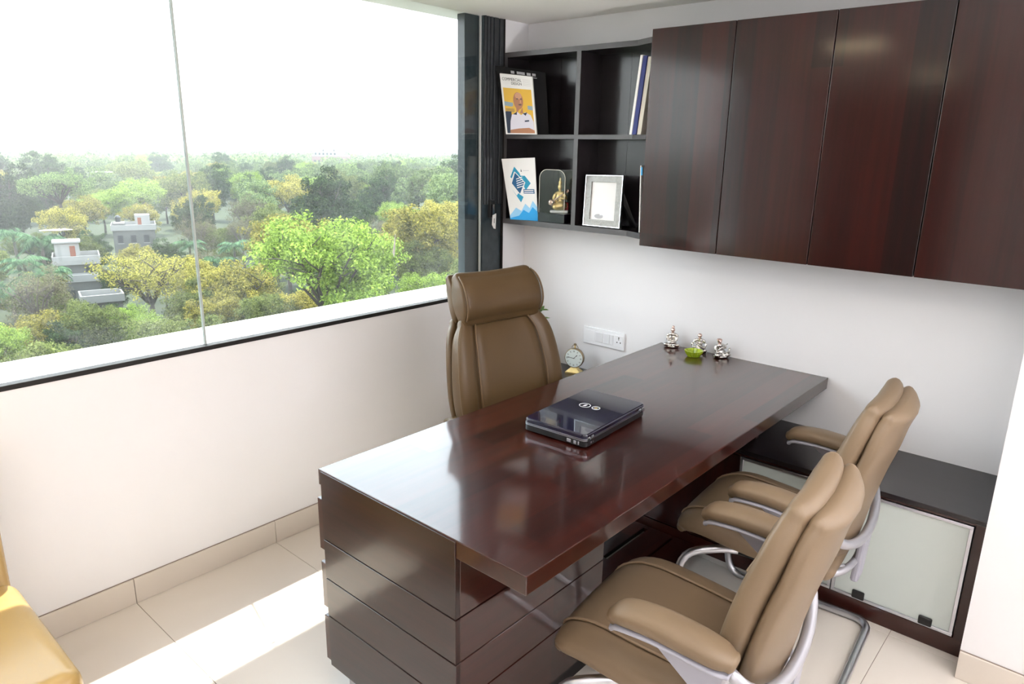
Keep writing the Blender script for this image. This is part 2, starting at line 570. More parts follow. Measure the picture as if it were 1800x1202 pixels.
# ------------------------------------------------------------------ the window
win = struct(empty('window_1', (0, 0, 0)))
for k, (a, b) in enumerate(((-0.33, -1.8115), (-1.8185, WIN_Y0))):
    MB().box(-0.034, -0.026, b, a, ZS + 0.004, ZC).build('pane', 'pane', win)
MB().box(-0.036, -0.024, -1.8185, -1.8115, ZS + 0.003, ZC).build('joint_seal', 'joint', win)
MB().box(-0.040, 0.004, WIN_Y0, -0.33, ZS - 0.014, ZS + 0.003).build('bottom_channel', 'edge_dark', win, 0.001, 1)
MB().box(-0.040, 0.003, WIN_Y0 - 0.05, WIN_Y0, ZS - 0.012, ZC).build('side_frame', 'frame_dark', win, 0.002)
# stone-dark post outside the glass and the ribbed sliding rail beside it
MB().box(-0.085, -0.036, -0.425, -0.30, ZS - 0.012, ZC).build('outer_post', 'granite', win, 0.001, 1)
MB().box(-0.030, -0.020, -0.3325, -0.3235, ZS - 0.012, ZC).build('bright_gasket', 'seal', win)
MB().box(-0.040, -0.008, -0.326, -0.18, ZS - 0.012, ZC).build('rail_frame', 'granite', win, 0.001, 1)
for k, (a, b) in enumerate(((-0.322, -0.308), (-0.300, -0.286), (-0.278, -0.262), (-0.252, -0.222), (-0.212, -0.186))):
    MB().box(-0.0085, 0.0, a, b, 1.37, ZC).build('rail_rib', 'frame_dark', win, 0.001, 1)
MB().box(-0.008, 0.004, -0.1875, -0.1795, ZS - 0.012, ZC).build('frame_edge', 'edge_dark', win)
lock = MB()
lock.box(-0.008, 0.014, -0.290, -0.252, 1.300, 1.392)
lock = lock.build('lock_case', 'black', win, 0.004)
MB().box(0.014, 0.026, -0.286, -0.268, 1.305, 1.372).build('lock_lever', 'black_gloss', lock, 0.003)
tagm = MB().prism([(0.028, -0.288, 1.316), (0.028, -0.262, 1.324), (0.028, -0.266, 1.245), (0.028, -0.279, 1.248), (0.028, -0.292, 1.268)], (0, 0, 0), (0.002, 0, 0))
tg = tagm.build('paper_tag', 'paper', lock)
MB().box(0.0300, 0.0304, -0.279, -0.275, 1.275, 1.300).build('tag_mark', 'ink', lock)
# a strip of old tape and a run of dried sealant on the glass
tp = Sheet((-0.0255, -0.905, 1.150), (-0.0255, -0.895, 1.150), (-0.0255, -0.897, 1.262), (-0.0255, -0.893, 1.262))
MB().prism([(-0.0258, -0.905, 1.175), (-0.0258, -0.897, 1.155), (-0.0258, -0.888, 1.20), (-0.0258, -0.886, 1.262), (-0.0258, -0.893, 1.235)], (0, 0, 0), (0.0006, 0, 0)).build('tape_scrap', 'paper', win)
# white ledge outside
struct(MB().box(-0.30, -0.040, ROOM_Y, -0.18, ZS - 0.012, ZS - 0.002).build('trim_1', 'ledge'))

# ------------------------------------------------------------------ ceiling lights, three of them added fill
emit, nt, b = new_mat('lamp_diffuser')
b.inputs['Base Color'].default_value = (0.9, 0.88, 0.8, 1)
b.inputs['Emission Color'].default_value = (1.0, 0.86, 0.55, 1)
b.inputs['Emission Strength'].default_value = 4.0
MT['emit'] = emit
def ceiling_or_fill_light(x, y, w, d, watts, label):
    t = empty('ceiling_or_fill_light', (x, y, ZC))
    tag(t, label, 'ceiling light', 'square ceiling lights')
    fr = MB()
    for a0, a1, b0, b1 in ((-w / 2 - .02, w / 2 + .02, -d / 2 - .02, -d / 2), (-w / 2 - .02, w / 2 + .02, d / 2, d / 2 + .02),
                           (-w / 2 - .02, -w / 2, -d / 2, d / 2), (w / 2, w / 2 + .02, -d / 2, d / 2)):
        fr.box(a0, a1, b0, b1, -0.012, 0.0)
    fr.build('frame', 'white', t, 0.001, 1)
    MB().box(-w / 2, w / 2, -d / 2, d / 2, -0.004, 0.0).build('diffuser', 'emit', t)
    ld = bpy.data.lights.new('ceiling_or_fill_lamp', 'AREA')
    ld.shape = 'RECTANGLE'; ld.size = w; ld.size_y = d
    ld.energy = watts
    ld.color = (1.0, 0.80, 0.50) if x < 2 else (1.0, 0.975, 0.98)
    lo = bpy.data.objects.new('lamp', ld)
    COL.objects.link(lo)
    lo.parent = t
    lo.location = (0, 0, -0.014)
for x, y, LAMP_W in ((1.12, -2.06, 2.0), (2.75, -2.06, 6), (1.12, -3.95, 2), (2.75, -3.95, 4)):  # first panel is reflected in a cabinet door; other three are added fill
    if True:
        ceiling_or_fill_light(x, y, 0.30, 0.30, LAMP_W, 'square white ceiling light panel overhead, one of four, three added as fill')

# added out-of-view fill lamps that brighten the ceiling and the room
def fill_uplighter(x, y, watts, label):
    ul = tag(empty('added_fill_lamp', (x, y, 0)), label, 'added fill lamp')
    MB().lathe([(0.15, 0.0), (0.15, 0.018), (0.02, 0.035)], 28).build('base', 'black', ul)
    MB().tube([(0, 0, 0.03), (0, 0, 0.92)], 0.012, 10).build('pole', 'black', ul, smooth=True)
    MB().lathe([(0.03, 0.90), (0.12, 0.94), (0.19, 1.02), (0.185, 1.022), (0.115, 0.95), (0.03, 0.912)], 32).build('shade', 'white', ul, smooth=True)
    ld = bpy.data.lights.new('fill_uplight', 'AREA')
    ld.shape = 'DISK'; ld.size = 0.26; ld.energy = watts; ld.color = (1.0, 0.975, 0.985)
    lo = bpy.data.objects.new('lamp', ld)
    COL.objects.link(lo); lo.parent = ul
    lo.location = (0, 0, 1.00); lo.rotation_euler = (PI, 0, 0)
fill_uplighter(3.45, -1.25, 62, 'added black fill lamp out of view by the side wall')
fill_uplighter(3.60, -4.20, 24, 'added black fill lamp out of view in the corner behind the seating')
# ================================================================== furniture
# ------------------------------------------------------------------ desk
XA, XB, YF, ZT = 0.9028, 1.6816, -1.9473, 0.75
desk = tag(empty('desk', (0, 0, 0)), 'long dark reddish wooden desk with drawer pedestal, set against the wall', 'desk')
MB().box(XA - 0.012, XB, YF, -0.001, 0.701, ZT).build('desk_top', 'wood_y', desk, 0.0025, 2)
PX1 = 1.4615
PY1 = -1.30
MB().box(XA + 0.004, PX1 - 0.006, YF + 0.014, PY1, 0.088, 0.7005).build('pedestal_body', 'edge_dark', desk)
gz = [0.088, 0.268, 0.3985, 0.529, 0.7005]
for k in range(4):
    z0, z1 = gz[k] + 0.0018, gz[k + 1] - (0.0018 if k < 3 else 0)
    mb = MB()
    if k == 3:
        mb.box(XA + 0.002, PX1, YF - 0.003, YF + 0.014, z0, 0.7465)
    else:
        mb.box(XA + 0.002, PX1, YF - 0.003, YF + 0.014, z0, z1)
    mb.build('end_board', 'wood_x', desk, 0.001, 1)
    MB().box(PX1 - 0.012, PX1, YF + 0.0145, PY1, z0, z1).build('side_board', 'wood_y', desk, 0.001, 1)
for z0, z1 in ((0.484, 0.652), (0.285, 0.440), (0.095, 0.252)):
    d = MB().box(XA - 0.030, XA + 0.003, YF + 0.004, PY1 - 0.01, z0, z1).build('drawer_front', 'wood_y', desk, 0.0015, 1)
MB().box(PX1 - 0.26, PX1 - 0.030, YF + 0.05, PY1 - 0.02, 0.0, 0.088).build('plinth', 'edge_dark', desk)
for y in (YF + 0.05, PY1 - 0.06):
    for x in (XA + 0.06, XA + 0.20):
        MB().box(x - 0.018, x + 0.018, y - 0.018, y + 0.018, 0.0, 0.0875).build('leg', 'alu', desk, 0.002, 1)
MB().box(1.00, 1.52, -0.30, -0.27, CR_Z + 0.001, 0.701).build('support_panel', 'wood_x', desk, 0.001, 1)

# slatted footboard under the desk
fb = tag(empty('footboard', (0, 0, 0)), 'low dark wooden slatted footboard on the floor under the desk', 'footboard')
for x0, x1 in ((0.62, 0.80), (0.802, 0.965), (0.967, 1.130), (1.152, 1.264), (1.274, 1.378)):
    MB().box(x0, x1, -1.27, -0.445, 0.012, 0.032).build('slat', 'wood_y', fb, 0.001, 1)
for a, b in ((-1.27, -0.785), (-0.465, -0.445)):
    for x0, x1 in ((1.130, 1.152), (1.264, 1.274)):
        MB().box(x0, x1, a, b, 0.012, 0.030).build('filler_strip', 'wood_y', fb)
for y in (-1.22, -0.86):
    MB().box(0.63, 1.37, y - 0.02, y + 0.02, 0, 0.012).build('bearer', 'edge_dark', fb)

# ------------------------------------------------------------------ credenza along the back wall
cr = tag(empty('credenza', (0, 0, 0)), 'low dark wooden credenza with frosted glass doors along the back wall', 'credenza')
CX0, CX1 = 0.004, PIL_X - 0.002
MB().box(CX0, CX1, CR_Y - 0.008, -0.001, CR_Z - 0.018, CR_Z).build('top_board', 'wood_dark', cr, 0.002, 1)
MB().box(CX0, CX1, CR_Y + 0.022, -0.001, 0.0, CR_Z - 0.018).build('body', 'edge_dark', cr)
MB().box(CX0, CX1, CR_Y, CR_Y + 0.022, 0.488, CR_Z - 0.018).build('top_rail', 'wood_x', cr)
MB().box(CX0, CX1, CR_Y, CR_Y + 0.022, 0.0, 0.064).build('plinth', 'wood_x', cr)
for x0, x1 in ((CX0, 0.02), (2.322, CX1)):
    MB().box(x0, x1, CR_Y, CR_Y + 0.022, 0.064, 0.488).build('stile', 'wood_z', cr)
def glass_door(x0, x1):
    z0, z1 = 0.068, 0.485
    d = MB()
    w = 0.011
    for a in ((x0, x1, z0, z0 + w), (x0, x1, z1 - w, z1), (x0, x0 + w, z0 + w, z1 - w), (x1 - w, x1, z0 + w, z1 - w)):
        d.box(a[0], a[1], CR_Y - 0.004, CR_Y + 0.018, a[2], a[3])
    d = d.build('door', 'steel', cr, 0.0008, 1)
    MB().box(x0 + w, x1 - w, CR_Y + 0.002, CR_Y + 0.008, z0 + w, z1 - w).build('glass_panel', 'frosted', d)
    for hx in (x0 + 0.075, x1 - 0.105):
        MB().box(hx, hx + 0.042, CR_Y - 0.008, CR_Y + 0.002, z0 + 0.004, z0 + 0.036).build('hinge_clip', 'black', d, 0.003, 1)
    return d
for x0, x1 in ((0.02, 0.52), (0.523, 1.02), (1.023, 1.519)):
    MB().box(x0, x1, CR_Y, CR_Y + 0.02, 0.068, 0.485).build('door', 'wood_z', cr, 0.0015, 1)
for x0, x1 in ((1.522, 1.915), (1.918, 2.318)):
    glass_door(x0, x1)

# ------------------------------------------------------------------ wall cabinets
wc = tag(empty('wall_cabinet', (0, 0, 0)), 'long dark red wooden wall cabinet with four tall flat doors', 'cabinet')
KX0, KY, KZ0, KZ1 = 0.8692, -0.2292, 1.2403, 2.137
MB().box(KX0 + 0.004, CX1, KY + 0.022, -0.001, KZ0 + 0.004, KZ1 - 0.004).build('carcass', 'wood_dark', wc)
seams = [KX0, 1.2385, 1.6125, 1.978, CX1]
for a, b in zip(seams[:-1], seams[1:]):
    MB().box(a + 0.0016, b - 0.0016, KY, KY + 0.020, KZ0, KZ1).build('door', 'wood_z', wc, 0.002, 2)

# ------------------------------------------------------------------ open shelf unit in the corner
sh = tag(empty('wall_shelf', (0, 0, 0)), 'open dark grey wooden wall shelf with four compartments beside the window', 'shelf')
SZ = [(1.268, 1.294), (1.697, 1.717), (2.085, 2.108)]
XS1 = KX0 + 0.002
def board_profile(z0, z1):
    pts = [(0.003, -0.001, 0), (0.003, SHELF_Y, 0), (0.772, SHELF_Y, 0), (KX0 - 0.001, KY + 0.004, 0), (KX0 - 0.001, -0.001, 0)]
    return MB().prism(pts, (0, 0, z0), (0, 0, z1))
for n, (z0, z1) in zip(('bottom_board', 'middle_board', 'top_board'), SZ):
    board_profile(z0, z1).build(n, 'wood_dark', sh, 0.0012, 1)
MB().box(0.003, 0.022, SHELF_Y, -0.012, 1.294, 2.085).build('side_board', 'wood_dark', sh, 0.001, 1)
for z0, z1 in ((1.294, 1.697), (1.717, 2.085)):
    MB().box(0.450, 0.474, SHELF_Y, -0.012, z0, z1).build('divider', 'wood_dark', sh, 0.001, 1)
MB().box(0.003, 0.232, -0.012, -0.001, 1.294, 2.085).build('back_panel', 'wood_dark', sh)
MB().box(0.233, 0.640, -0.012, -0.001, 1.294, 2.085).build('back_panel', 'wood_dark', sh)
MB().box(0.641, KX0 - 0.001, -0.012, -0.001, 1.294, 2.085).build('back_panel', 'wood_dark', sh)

# thin grey strips on the shelf fronts, paler than the boards
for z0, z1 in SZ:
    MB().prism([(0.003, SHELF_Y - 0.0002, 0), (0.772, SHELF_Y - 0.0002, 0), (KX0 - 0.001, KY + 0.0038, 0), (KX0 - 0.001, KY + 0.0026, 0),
                (0.7722, SHELF_Y - 0.0014, 0), (0.003, SHELF_Y - 0.0014, 0)], (0, 0, z0), (0, 0, z1)).build('edge_strip', 'edge_grey', sh)
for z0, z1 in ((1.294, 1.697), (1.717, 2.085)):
    MB().box(0.003, 0.022, SHELF_Y - 0.0014, SHELF_Y - 0.0002, z0, z1).build('edge_strip', 'edge_grey', sh)
    MB().box(0.450, 0.474, SHELF_Y - 0.0014, SHELF_Y - 0.0002, z0, z1).build('edge_strip', 'edge_grey', sh)

# ------------------------------------------------------------------ chairs
def smooth_path(pts, n=4):
    """Catmull-Rom through the points"""
    P = [Vector(p) for p in pts]
    out = []
    for i in range(len(P) - 1):
        p0, p1, p2, p3 = P[max(i - 1, 0)], P[i], P[i + 1], P[min(i + 2, len(P) - 1)]
        for k in range(n):
            t = k / n
            out.append(0.5 * ((2 * p1) + (p2 - p0) * t + (2 * p0 - 5 * p1 + 4 * p2 - p3) * t * t + (3 * p1 - p0 - 3 * p2 + p3) * t ** 3))
    out.append(P[-1])
    return out

def pad(stations, n=36, ex=0.5, dome=0.0, rdome=0.0, grooves=(), wrap=0.0, sub=4, round_ends=4):
    """upholstered pad lofted along a path in the x-z plane.
    stations: (x, z, halfwidth, halfthick); the pad is wide along y; its face is the +normal side."""
    S = smooth_path([(s[0], s[1], s[2]) for s in stations], sub)
    T = smooth_path([(s[3], 0, 0) for s in stations], sub)
    k = len(S)
    rings, path = [], []
    for i in range(k):
        a, b = S[max(i - 1, 0)], S[min(i + 1, k - 1)]
        t = Vector((b.x - a.x, 0, b.y - a.y)).normalized()
        nrm = Vector((t.z, 0, -t.x))          # path runs up -> normal looks +x
        path.append((Vector((S[i].x, 0, S[i].y)), t, nrm, S[i].z, T[i].x))
    def ring(c, t, nrm, w, h):
        out = []
        for j in range(n):
            th = 2 * PI * j / n
            u, v = spow(math.cos(th), ex), spow(math.sin(th), ex)
            hh = h
            if v > 0:
                g = 1.0 + dome * (1 - u * u)
                for gu, gw, gd in grooves:
                    g -= gd * math.exp(-((abs(u) - gu) / gw) ** 2)
                hh = h * g
            else:
                hh = h * (1.0 + rdome * (1 - u * u))
            out.append(c + Vector((0, 1, 0)) * (w * u) + nrm * (hh * v + wrap * u * u))
        return out
    c, t, nrm, w, h = path[0]
    for e in range(round_ends):
        a = PI / 2 * (e / round_ends)
        rings.append(ring(c - t * (h * 0.9 * math.cos(a)), t, nrm, max(0.004, w - h * 0.8 * (1 - math.sin(a))), max(0.003, h * math.sin(a) + 0.002)))
    for p in path:
        rings.append(ring(*p))
    c, t, nrm, w, h = path[-1]
    for e in range(round_ends - 1, -1, -1):
        a = PI / 2 * (e / round_ends)
        rings.append(ring(c + t * (h * 0.9 * math.cos(a)), t, nrm, max(0.004, w - h * 0.8 * (1 - math.sin(a))), max(0.003, h * math.sin(a) + 0.002)))
    return MB().loft(rings)

def path_on_pad(stations, u, lift, sub=4, wrap=0.0, lo=0, hi=None):
    S = smooth_path([(s[0], s[1], s[2]) for s in stations], sub)
    T = smooth_path([(s[3], 0, 0) for s in stations], sub)
    out = []
    k = len(S)
    for i in range(lo, k if hi is None else hi):
        a, b = S[max(i - 1, 0)], S[min(i + 1, k - 1)]
        t = Vector((b.x - a.x, 0, b.y - a.y)).normalized()
        nrm = Vector((t.z, 0, -t.x))
        out.append(Vector((S[i].x, S[i].z * u, S[i].y)) + nrm * (T[i].x * lift + wrap * u * u))
    return out

def visitor_chair(label, loc, rz):
    """cantilever chair: looks along local +x"""
    t = tag(empty('visitor_chair', loc, rz), label, 'chair', 'tan leather visitor chairs at the desk')
    # seat: path runs from the front lip back (normal must look up -> run towards -x)
    seat_st = [(0.255, 0.405, 0.205, 0.026), (0.235, 0.432, 0.235, 0.036), (0.17, 0.448, 0.248, 0.042), (0.05, 0.438, 0.250, 0.044),
               (-0.10, 0.424, 0.238, 0.044), (-0.205, 0.418, 0.215, 0.038)]
    def up(st):      # pad() wants the normal at +90deg from the run; running towards -x gives +z
        return st
    s = pad(up(seat_st), dome=0.10, grooves=((0.66, 0.035, 0.20),), ex=0.55).build('seat', 'leather', t, smooth=True)
    for sg in (-1, 1):
        MB().tube(path_on_pad(seat_st, 0.665 * sg, 1.0), 0.0042, 6).build('seat_seam', 'piping', s, smooth=True)
    # back: front cushion, rear shell
    f_st = [(-0.160, 0.448, 0.160, 0.024), (-0.172, 0.51, 0.208, 0.033), (-0.192, 0.62, 0.240, 0.038), (-0.218, 0.735, 0.240, 0.038),
            (-0.242, 0.820, 0.228, 0.036), (-0.264, 0.892, 0.208, 0.034), (-0.278, 0.934, 0.184, 0.030)]
    bk = pad(f_st, dome=0.05, wrap=0.014, ex=0.5).build('backrest', 'leather', t, smooth=True)
    r_st = [(x - 0.044 - 0.006 * (0.48 < z < 0.88), z - 0.014, w * 0.96, 0.025) for x, z, w, h in f_st]
    pad(r_st, wrap=0.016, ex=0.5, rdome=0.6).build('back_shell', 'leather', t, smooth=True)
    MB().tube([Vector((-0.244 + 0.038 + 0.012 * (y / 0.21) ** 2, y, 0.826 - 0.5 * y * y)) for y in [i * 0.205 / 6 for i in range(-6, 7)]], 0.0034, 6).build('back_seam', 'piping', bk, smooth=True)
    # band round the back, spine plate, lower band
    band = []
    for i in range(25):
        a = -PI / 2 + PI * i / 24
        y = 0.275 * math.sin(a)
        x = -0.195 - 0.088 * max(0.0, math.cos(a)) ** 0.75
        band.append((x, y, 0.606 - 0.105 * max(0.0, math.cos(a))))
    fr = MB().tube(band, 0.015, 10, flat=1.0).build('back_band', 'alu', t, smooth=True)
    MB().prism([(-0.268, -0.042, 0.505), (-0.268, 0.042, 0.505), (-0.258, 0.038, 0.325), (-0.258, -0.038, 0.325)], (0, 0, 0), (-0.024, 0, 0)).build('spine_plate', 'grey_plastic', t, 0.008, 2)
    lb = []
    for i in range(17):
        a = -PI / 2 + PI * i / 16
        lb.append((-0.19 - 0.075 * max(0.0, math.cos(a)) ** 0.8, 0.17 * math.sin(a), 0.400))
    MB().tube(lb, 0.012, 8, flat=1.0).build('lower_band', 'alu', t, smooth=True)
    # arms
    for sg in (-1, 1):
        y = 0.288 * sg
        st = [(0.058, 0.640, 0.030, 0.016), (0.034, 0.655, 0.042, 0.020), (-0.04, 0.660, 0.045, 0.023), (-0.12, 0.654, 0.045, 0.023),
              (-0.178, 0.646, 0.041, 0.021), (-0.204, 0.640, 0.029, 0.016)]
        m = pad(st, n=24, dome=0.12, ex=0.7)
        m.v = [(v[0], v[1] + y, v[2]) for v in m.v]
        m.build('arm_pad', 'leather', t, smooth=True)
        tr = pad([(a, b - 0.024, w * 0.97, 0.007) for a, b, w, h in st], n=20, ex=0.7)
        tr.v = [(v[0], v[1] + y, v[2]) for v in tr.v]
        ar = tr.build('arm_tray', 'grey_plastic', t, smooth=True)
        MB().prism([(-0.010, y, 0.630), (-0.205, y, 0.622), (-0.178, y, 0.530), (-0.155, y, 0.516)], (0, -0.007, 0), (0, 0.007, 0)).build('arm_bracket', 'grey_plastic', t, 0.003, 1)
        MB().tube(smooth_path([(-0.195, y * 0.955, 0.604), (-0.186, y * 0.95, 0.55), (-0.155, y * 0.90, 0.47), (-0.10, y * 0.78, 0.40), (-0.06, y * 0.70, 0.385)], 4), [0.02] * 4 + [0.017] * 13, 10, flat=0.7).build('arm_strut', 'alu', t, smooth=True)
    # sled base
    lo = []
    W, XR, XF, R = 0.262, -0.300, 0.190, 0.055
    def corner(cx, cy, a0, a1):
        return [(cx + R * math.cos(a0 + (a1 - a0) * k / 5), cy + R * math.sin(a0 + (a1 - a0) * k / 5), 0.0145) for k in range(6)]
    side = lambda sg: smooth_path([(0.06, 0.185 * sg, 0.385), (0.12, 0.22 * sg, 0.383), (0.205, W * sg, 0.345), (0.238, W * sg, 0.20), (0.232, W * sg, 0.07), (0.20, W * sg, 0.0185), (0.14, W * sg, 0.0145)], 5)
    path = [tuple(p) for p in side(1)] + corner(XR + R, W - R, PI / 2, PI) + corner(XR + R, -W + R, PI, 1.5 * PI) + [tuple(p) for p in side(-1)][::-1]
    MB().tube(path, 0.0138, 10).build('sled_base', 'steel', t, smooth=True)
    MB().box(-0.14, 0.10, -0.19, 0.19, 0.370, 0.388).build('seat_frame', 'black', t, 0.004, 1)
    for sg in (-1, 1):
        MB().tube(smooth_path([(0.06, 0.12 * sg, 0.375), (-0.06, 0.13 * sg, 0.365), (-0.16, 0.13 * sg, 0.385), (-0.25, 0.10 * sg, 0.402)], 4), 0.013, 8).build('under_tube', 'alu', t, smooth=True)
    return t
visitor_chair('tan leather visitor chair nearer the drawer pedestal of the desk', (1.845, -1.495, 0), PI + math.radians(6))
visitor_chair('tan leather visitor chair beside the low glass-fronted credenza', (1.790, -0.742, 0), PI + math.radians(4))

def office_chair(loc, rz):
    t = tag(empty('office_chair', loc, rz), 'high-backed brown leather office chair with padded headrest behind the desk', 'chair')
    seat_st = [(0.25, 0.435, 0.22, 0.035), (0.21, 0.470, 0.255, 0.048), (0.05, 0.475, 0.265, 0.052), (-0.12, 0.465, 0.262, 0.052), (-0.22, 0.462, 0.24, 0.045)]
    pad(seat_st, dome=0.1, ex=0.5).build('seat', 'leather_brown', t, smooth=True)
    b_st = [(-0.195, 0.470, 0.200, 0.045), (-0.200, 0.55, 0.240, 0.056), (-0.208, 0.64, 0.262, 0.062), (-0.222, 0.73, 0.264, 0.062),
            (-0.244, 0.83, 0.252, 0.056), (-0.264, 0.900, 0.234, 0.048), (-0.280, 0.942, 0.206, 0.034)]
    bk = pad(b_st, n=56, dome=0.0, grooves=((0.66, 0.05, 0.30),), wrap=0.045, ex=0.5).build('backrest', 'leather_brown', t, smooth=True)
    for sg in (-1, 1):
        MB().tube(path_on_pad(b_st, 0.655 * sg, 0.98, wrap=0.045), 0.0045, 6).build('back_seam', 'piping_brown', bk, smooth=True)
        MB().tube(path_on_pad(b_st, 0.985 * sg, 0.35, wrap=0.045), 0.004, 6).build('edge_piping', 'piping_brown', bk, smooth=True)
    r_st = [(x - 0.062, z - 0.005, w * 0.97, 0.028) for x, z, w, h in b_st]
    pad(r_st, wrap=0.045, ex=0.5).build('back_shell', 'leather_brown', t, smooth=True)
    h_st = [(-0.262, 0.978, 0.196, 0.032), (-0.264, 1.006, 0.200, 0.050), (-0.272, 1.042, 0.201, 0.057), (-0.290, 1.086, 0.198, 0.051), (-0.310, 1.118, 0.190, 0.030)]
    hd = pad(h_st, n=44, ex=0.36, wrap=0.02).build('headrest', 'leather_brown', t, smooth=True)
    for sg in (-1, 1):
        MB().tube(path_on_pad(h_st, 0.955 * sg, 0.92, wrap=0.02), 0.004, 6).build('headrest_piping', 'piping_brown', hd, smooth=True)
    rh = [(x - 0.050, z - 0.004, w * 0.985, h * 0.6) for x, z, w, h in h_st]
    pad(rh, n=36, ex=0.36, wrap=0.02).build('headrest_shell', 'leather_brown', t, smooth=True)
    for sg in (-1, 1):
        MB().box(-0.33, -0.315, 0.07 * sg - 0.012, 0.07 * sg + 0.012, 0.86, 1.03).build('headrest_post', 'black', t, 0.002, 1)
        ap = pad([(0.10, 0.592, 0.035, 0.016), (0.0, 0.60, 0.045, 0.020), (-0.16, 0.598, 0.044, 0.020), (-0.20, 0.59, 0.034, 0.014)], n=24, ex=0.6)
        ap.v = [(v[0] - 0.03, v[1] + 0.25 * sg, v[2]) for v in ap.v]
        ap.build('arm_pad', 'leather_brown', t, smooth=True)
        MB().tube(smooth_path([(-0.05, 0.255 * sg, 0.585), (-0.04, 0.275 * sg, 0.48), (-0.02, 0.25 * sg, 0.415), (0, 0.18 * sg, 0.41)], 4), 0.016, 8).build('arm_support', 'alu', t, smooth=True)
    MB().box(-0.006, 0.006, -0.004, 0.004, 0, 0.03)
    tgm = MB().box(-0.20, -0.190, 0.262, 0.266, 0.70, 0.735).build('brand_tab', 'copper', t)
    MB().tube([(0, 0, 0.12), (0, 0, 0.40)], 0.028, 12).build('gas_lift', 'black', t, smooth=True)
    MB().box(-0.12, 0.12, -0.09, 0.09, 0.385, 0.425).build('tilt_plate', 'black', t, 0.006, 1)
    for k in range(5):
        a = 2 * PI * k / 5 + 0.3
        dx, dy = math.cos(a), math.sin(a)
        l = MB().tube([(0.02 * dx, 0.02 * dy, 0.115), (0.14 * dx, 0.14 * dy, 0.095), (0.235 * dx, 0.235 * dy, 0.070)], [0.026, 0.022, 0.016], 8).build('base_arm', 'black', t, smooth=True)
        MB().ball((0.235 * dx, 0.235 * dy, 0.028), (0.024, 0.024, 0.028), 10, 8).build('caster', 'black', l, smooth=True)
    return t
office_chair((0.930, -0.984, 0.032), math.radians(-8))

# ------------------------------------------------------------------ sofa beside the window wall
so = tag(empty('sofa', (0, 0, 0)), 'ochre leather sofa standing against the wall under the window', 'sofa')
SY1, SY0 = -2.585, -4.30
def rbox(x0, x1, y0, y1, z0, z1, r, seg=5):
    return MB().box(x0, x1, y0, y1, z0, z1).mesh('block', r, seg, True)
def rpart(name, m, parent, *a):
    me = rbox(*a)
    me.name = name
    me.materials.append(MT[m])
    return link(name, me, parent)
rpart('seat_cushion', 'sofa', so, 0.275, 0.850, SY0, SY1, 0.255, 0.432, 0.045)
rpart('base', 'sofa', so, 0.14, 0.835, SY0 + 0.005, SY1 - 0.005, 0.07, 0.262, 0.02, 3)
rpart('backrest', 'sofa', so, 0.04, 0.262, SY0, SY1, 0.07, 0.80, 0.05)
MB().tube([(0.838, SY0 + 0.03, 0.395), (0.838, SY1 - 0.03, 0.395)], 0.004, 6).build('front_seam', 'sofa', so, smooth=True)
for x in (0.12, 0.78):
    for y in (SY0 + 0.08, SY1 - 0.08):
        MB().lathe([(0.018, 0), (0.026, 0.072)], 12, (x, y, 0)).build('leg', 'edge_dark', so)
# ================================================================== things on the desk, credenza and wall
lp = tag(empty('laptop', (1.2445, -1.118, ZT), math.radians(3)), 'closed glossy black laptop lying on the desk top', 'laptop')
LX, LY = 0.121, 0.195
def slab_round(hx, hy, z0, z1, r, n=6, top=0.0):
    def ringz(z, ins):
        pts = []
        for cx, cy, a0 in ((hx - r, hy - r, 0), (-hx + r, hy - r, PI / 2), (-hx + r, -hy + r, PI), (hx - r, -hy + r, 1.5 * PI)):
            for k in range(n + 1):
                a = a0 + PI / 2 * k / n
                pts.append(Vector((cx + (r - ins) * math.cos(a), cy + (r - ins) * math.sin(a), z)))
        return pts
    if top > 0:
        return MB().loft([ringz(z0, 0), ringz(z1 - top, 0), ringz(z1 - top * 0.35, top * 0.35), ringz(z1, top)])
    return MB().loft([ringz(z0, 0), ringz(z1, 0)])
MB_base = slab_round(LX, LY, 0.004, 0.021, 0.016).build('base', 'black', lp, 0.001, 1)
slab_round(LX + 0.001, LY + 0.001, 0.0195, 0.0215, 0.017).build('trim_line', 'steel', lp)
lid = slab_round(LX, LY, 0.0235, 0.0370, 0.016, top=0.004).build('lid', 'lid_gloss', lp, smooth=False)
slab_round(LX + 0.0008, LY + 0.0008, 0.0235, 0.0252, 0.017).build('lid_rim', 'steel', lid)
def ring_flat(c, ru, rv, w, z0, z1, n=28):
    mb = MB()
    rings = []
    for zz, k in ((z0, 1), (z1, 1), (z1, 0), (z0, 0)):
        rings.append([Vector((c[0] + (ru - (0 if k else w)) * math.cos(2 * PI * j / n), c[1] + (rv - (0 if k else w)) * math.sin(2 * PI * j / n), zz)) for j in range(n)])
    rings.append(rings[0])
    mb.loft(rings, caps=False)
    return mb
ring_flat((-0.028, 0.034), 0.0205, 0.0205, 0.0021, 0.0369, 0.0376).build('logo_ring', 'white_dim', lid)
ring_flat((0.016, 0.035), 0.0150, 0.0150, 0.0024, 0.0369, 0.0378).build('logo_button', 'white_dim', lid)
MB().lathe([(0.0055, 0.0369), (0.0055, 0.0376)], 16, (0.016, 0.035, 0)).build('logo_dot', 'gold', lid)
for dy in (-0.006, 0.0, 0.006):
    MB().prism([(-0.032, 0.031 + dy, 0), (-0.030, 0.0295 + dy, 0), (-0.022, 0.037 + dy, 0), (-0.024, 0.0385 + dy, 0)], (0, 0, 0.0369), (0, 0, 0.0375)).build('logo_mark', 'white_dim', lid)
for sg in (-1, 1):
    MB().tube([(LX - 0.004, sg * (LY - 0.045), 0.022), (LX - 0.004, sg * (LY - 0.012), 0.022)], 0.0085, 10).build('hinge', 'black_gloss', lp, smooth=True)
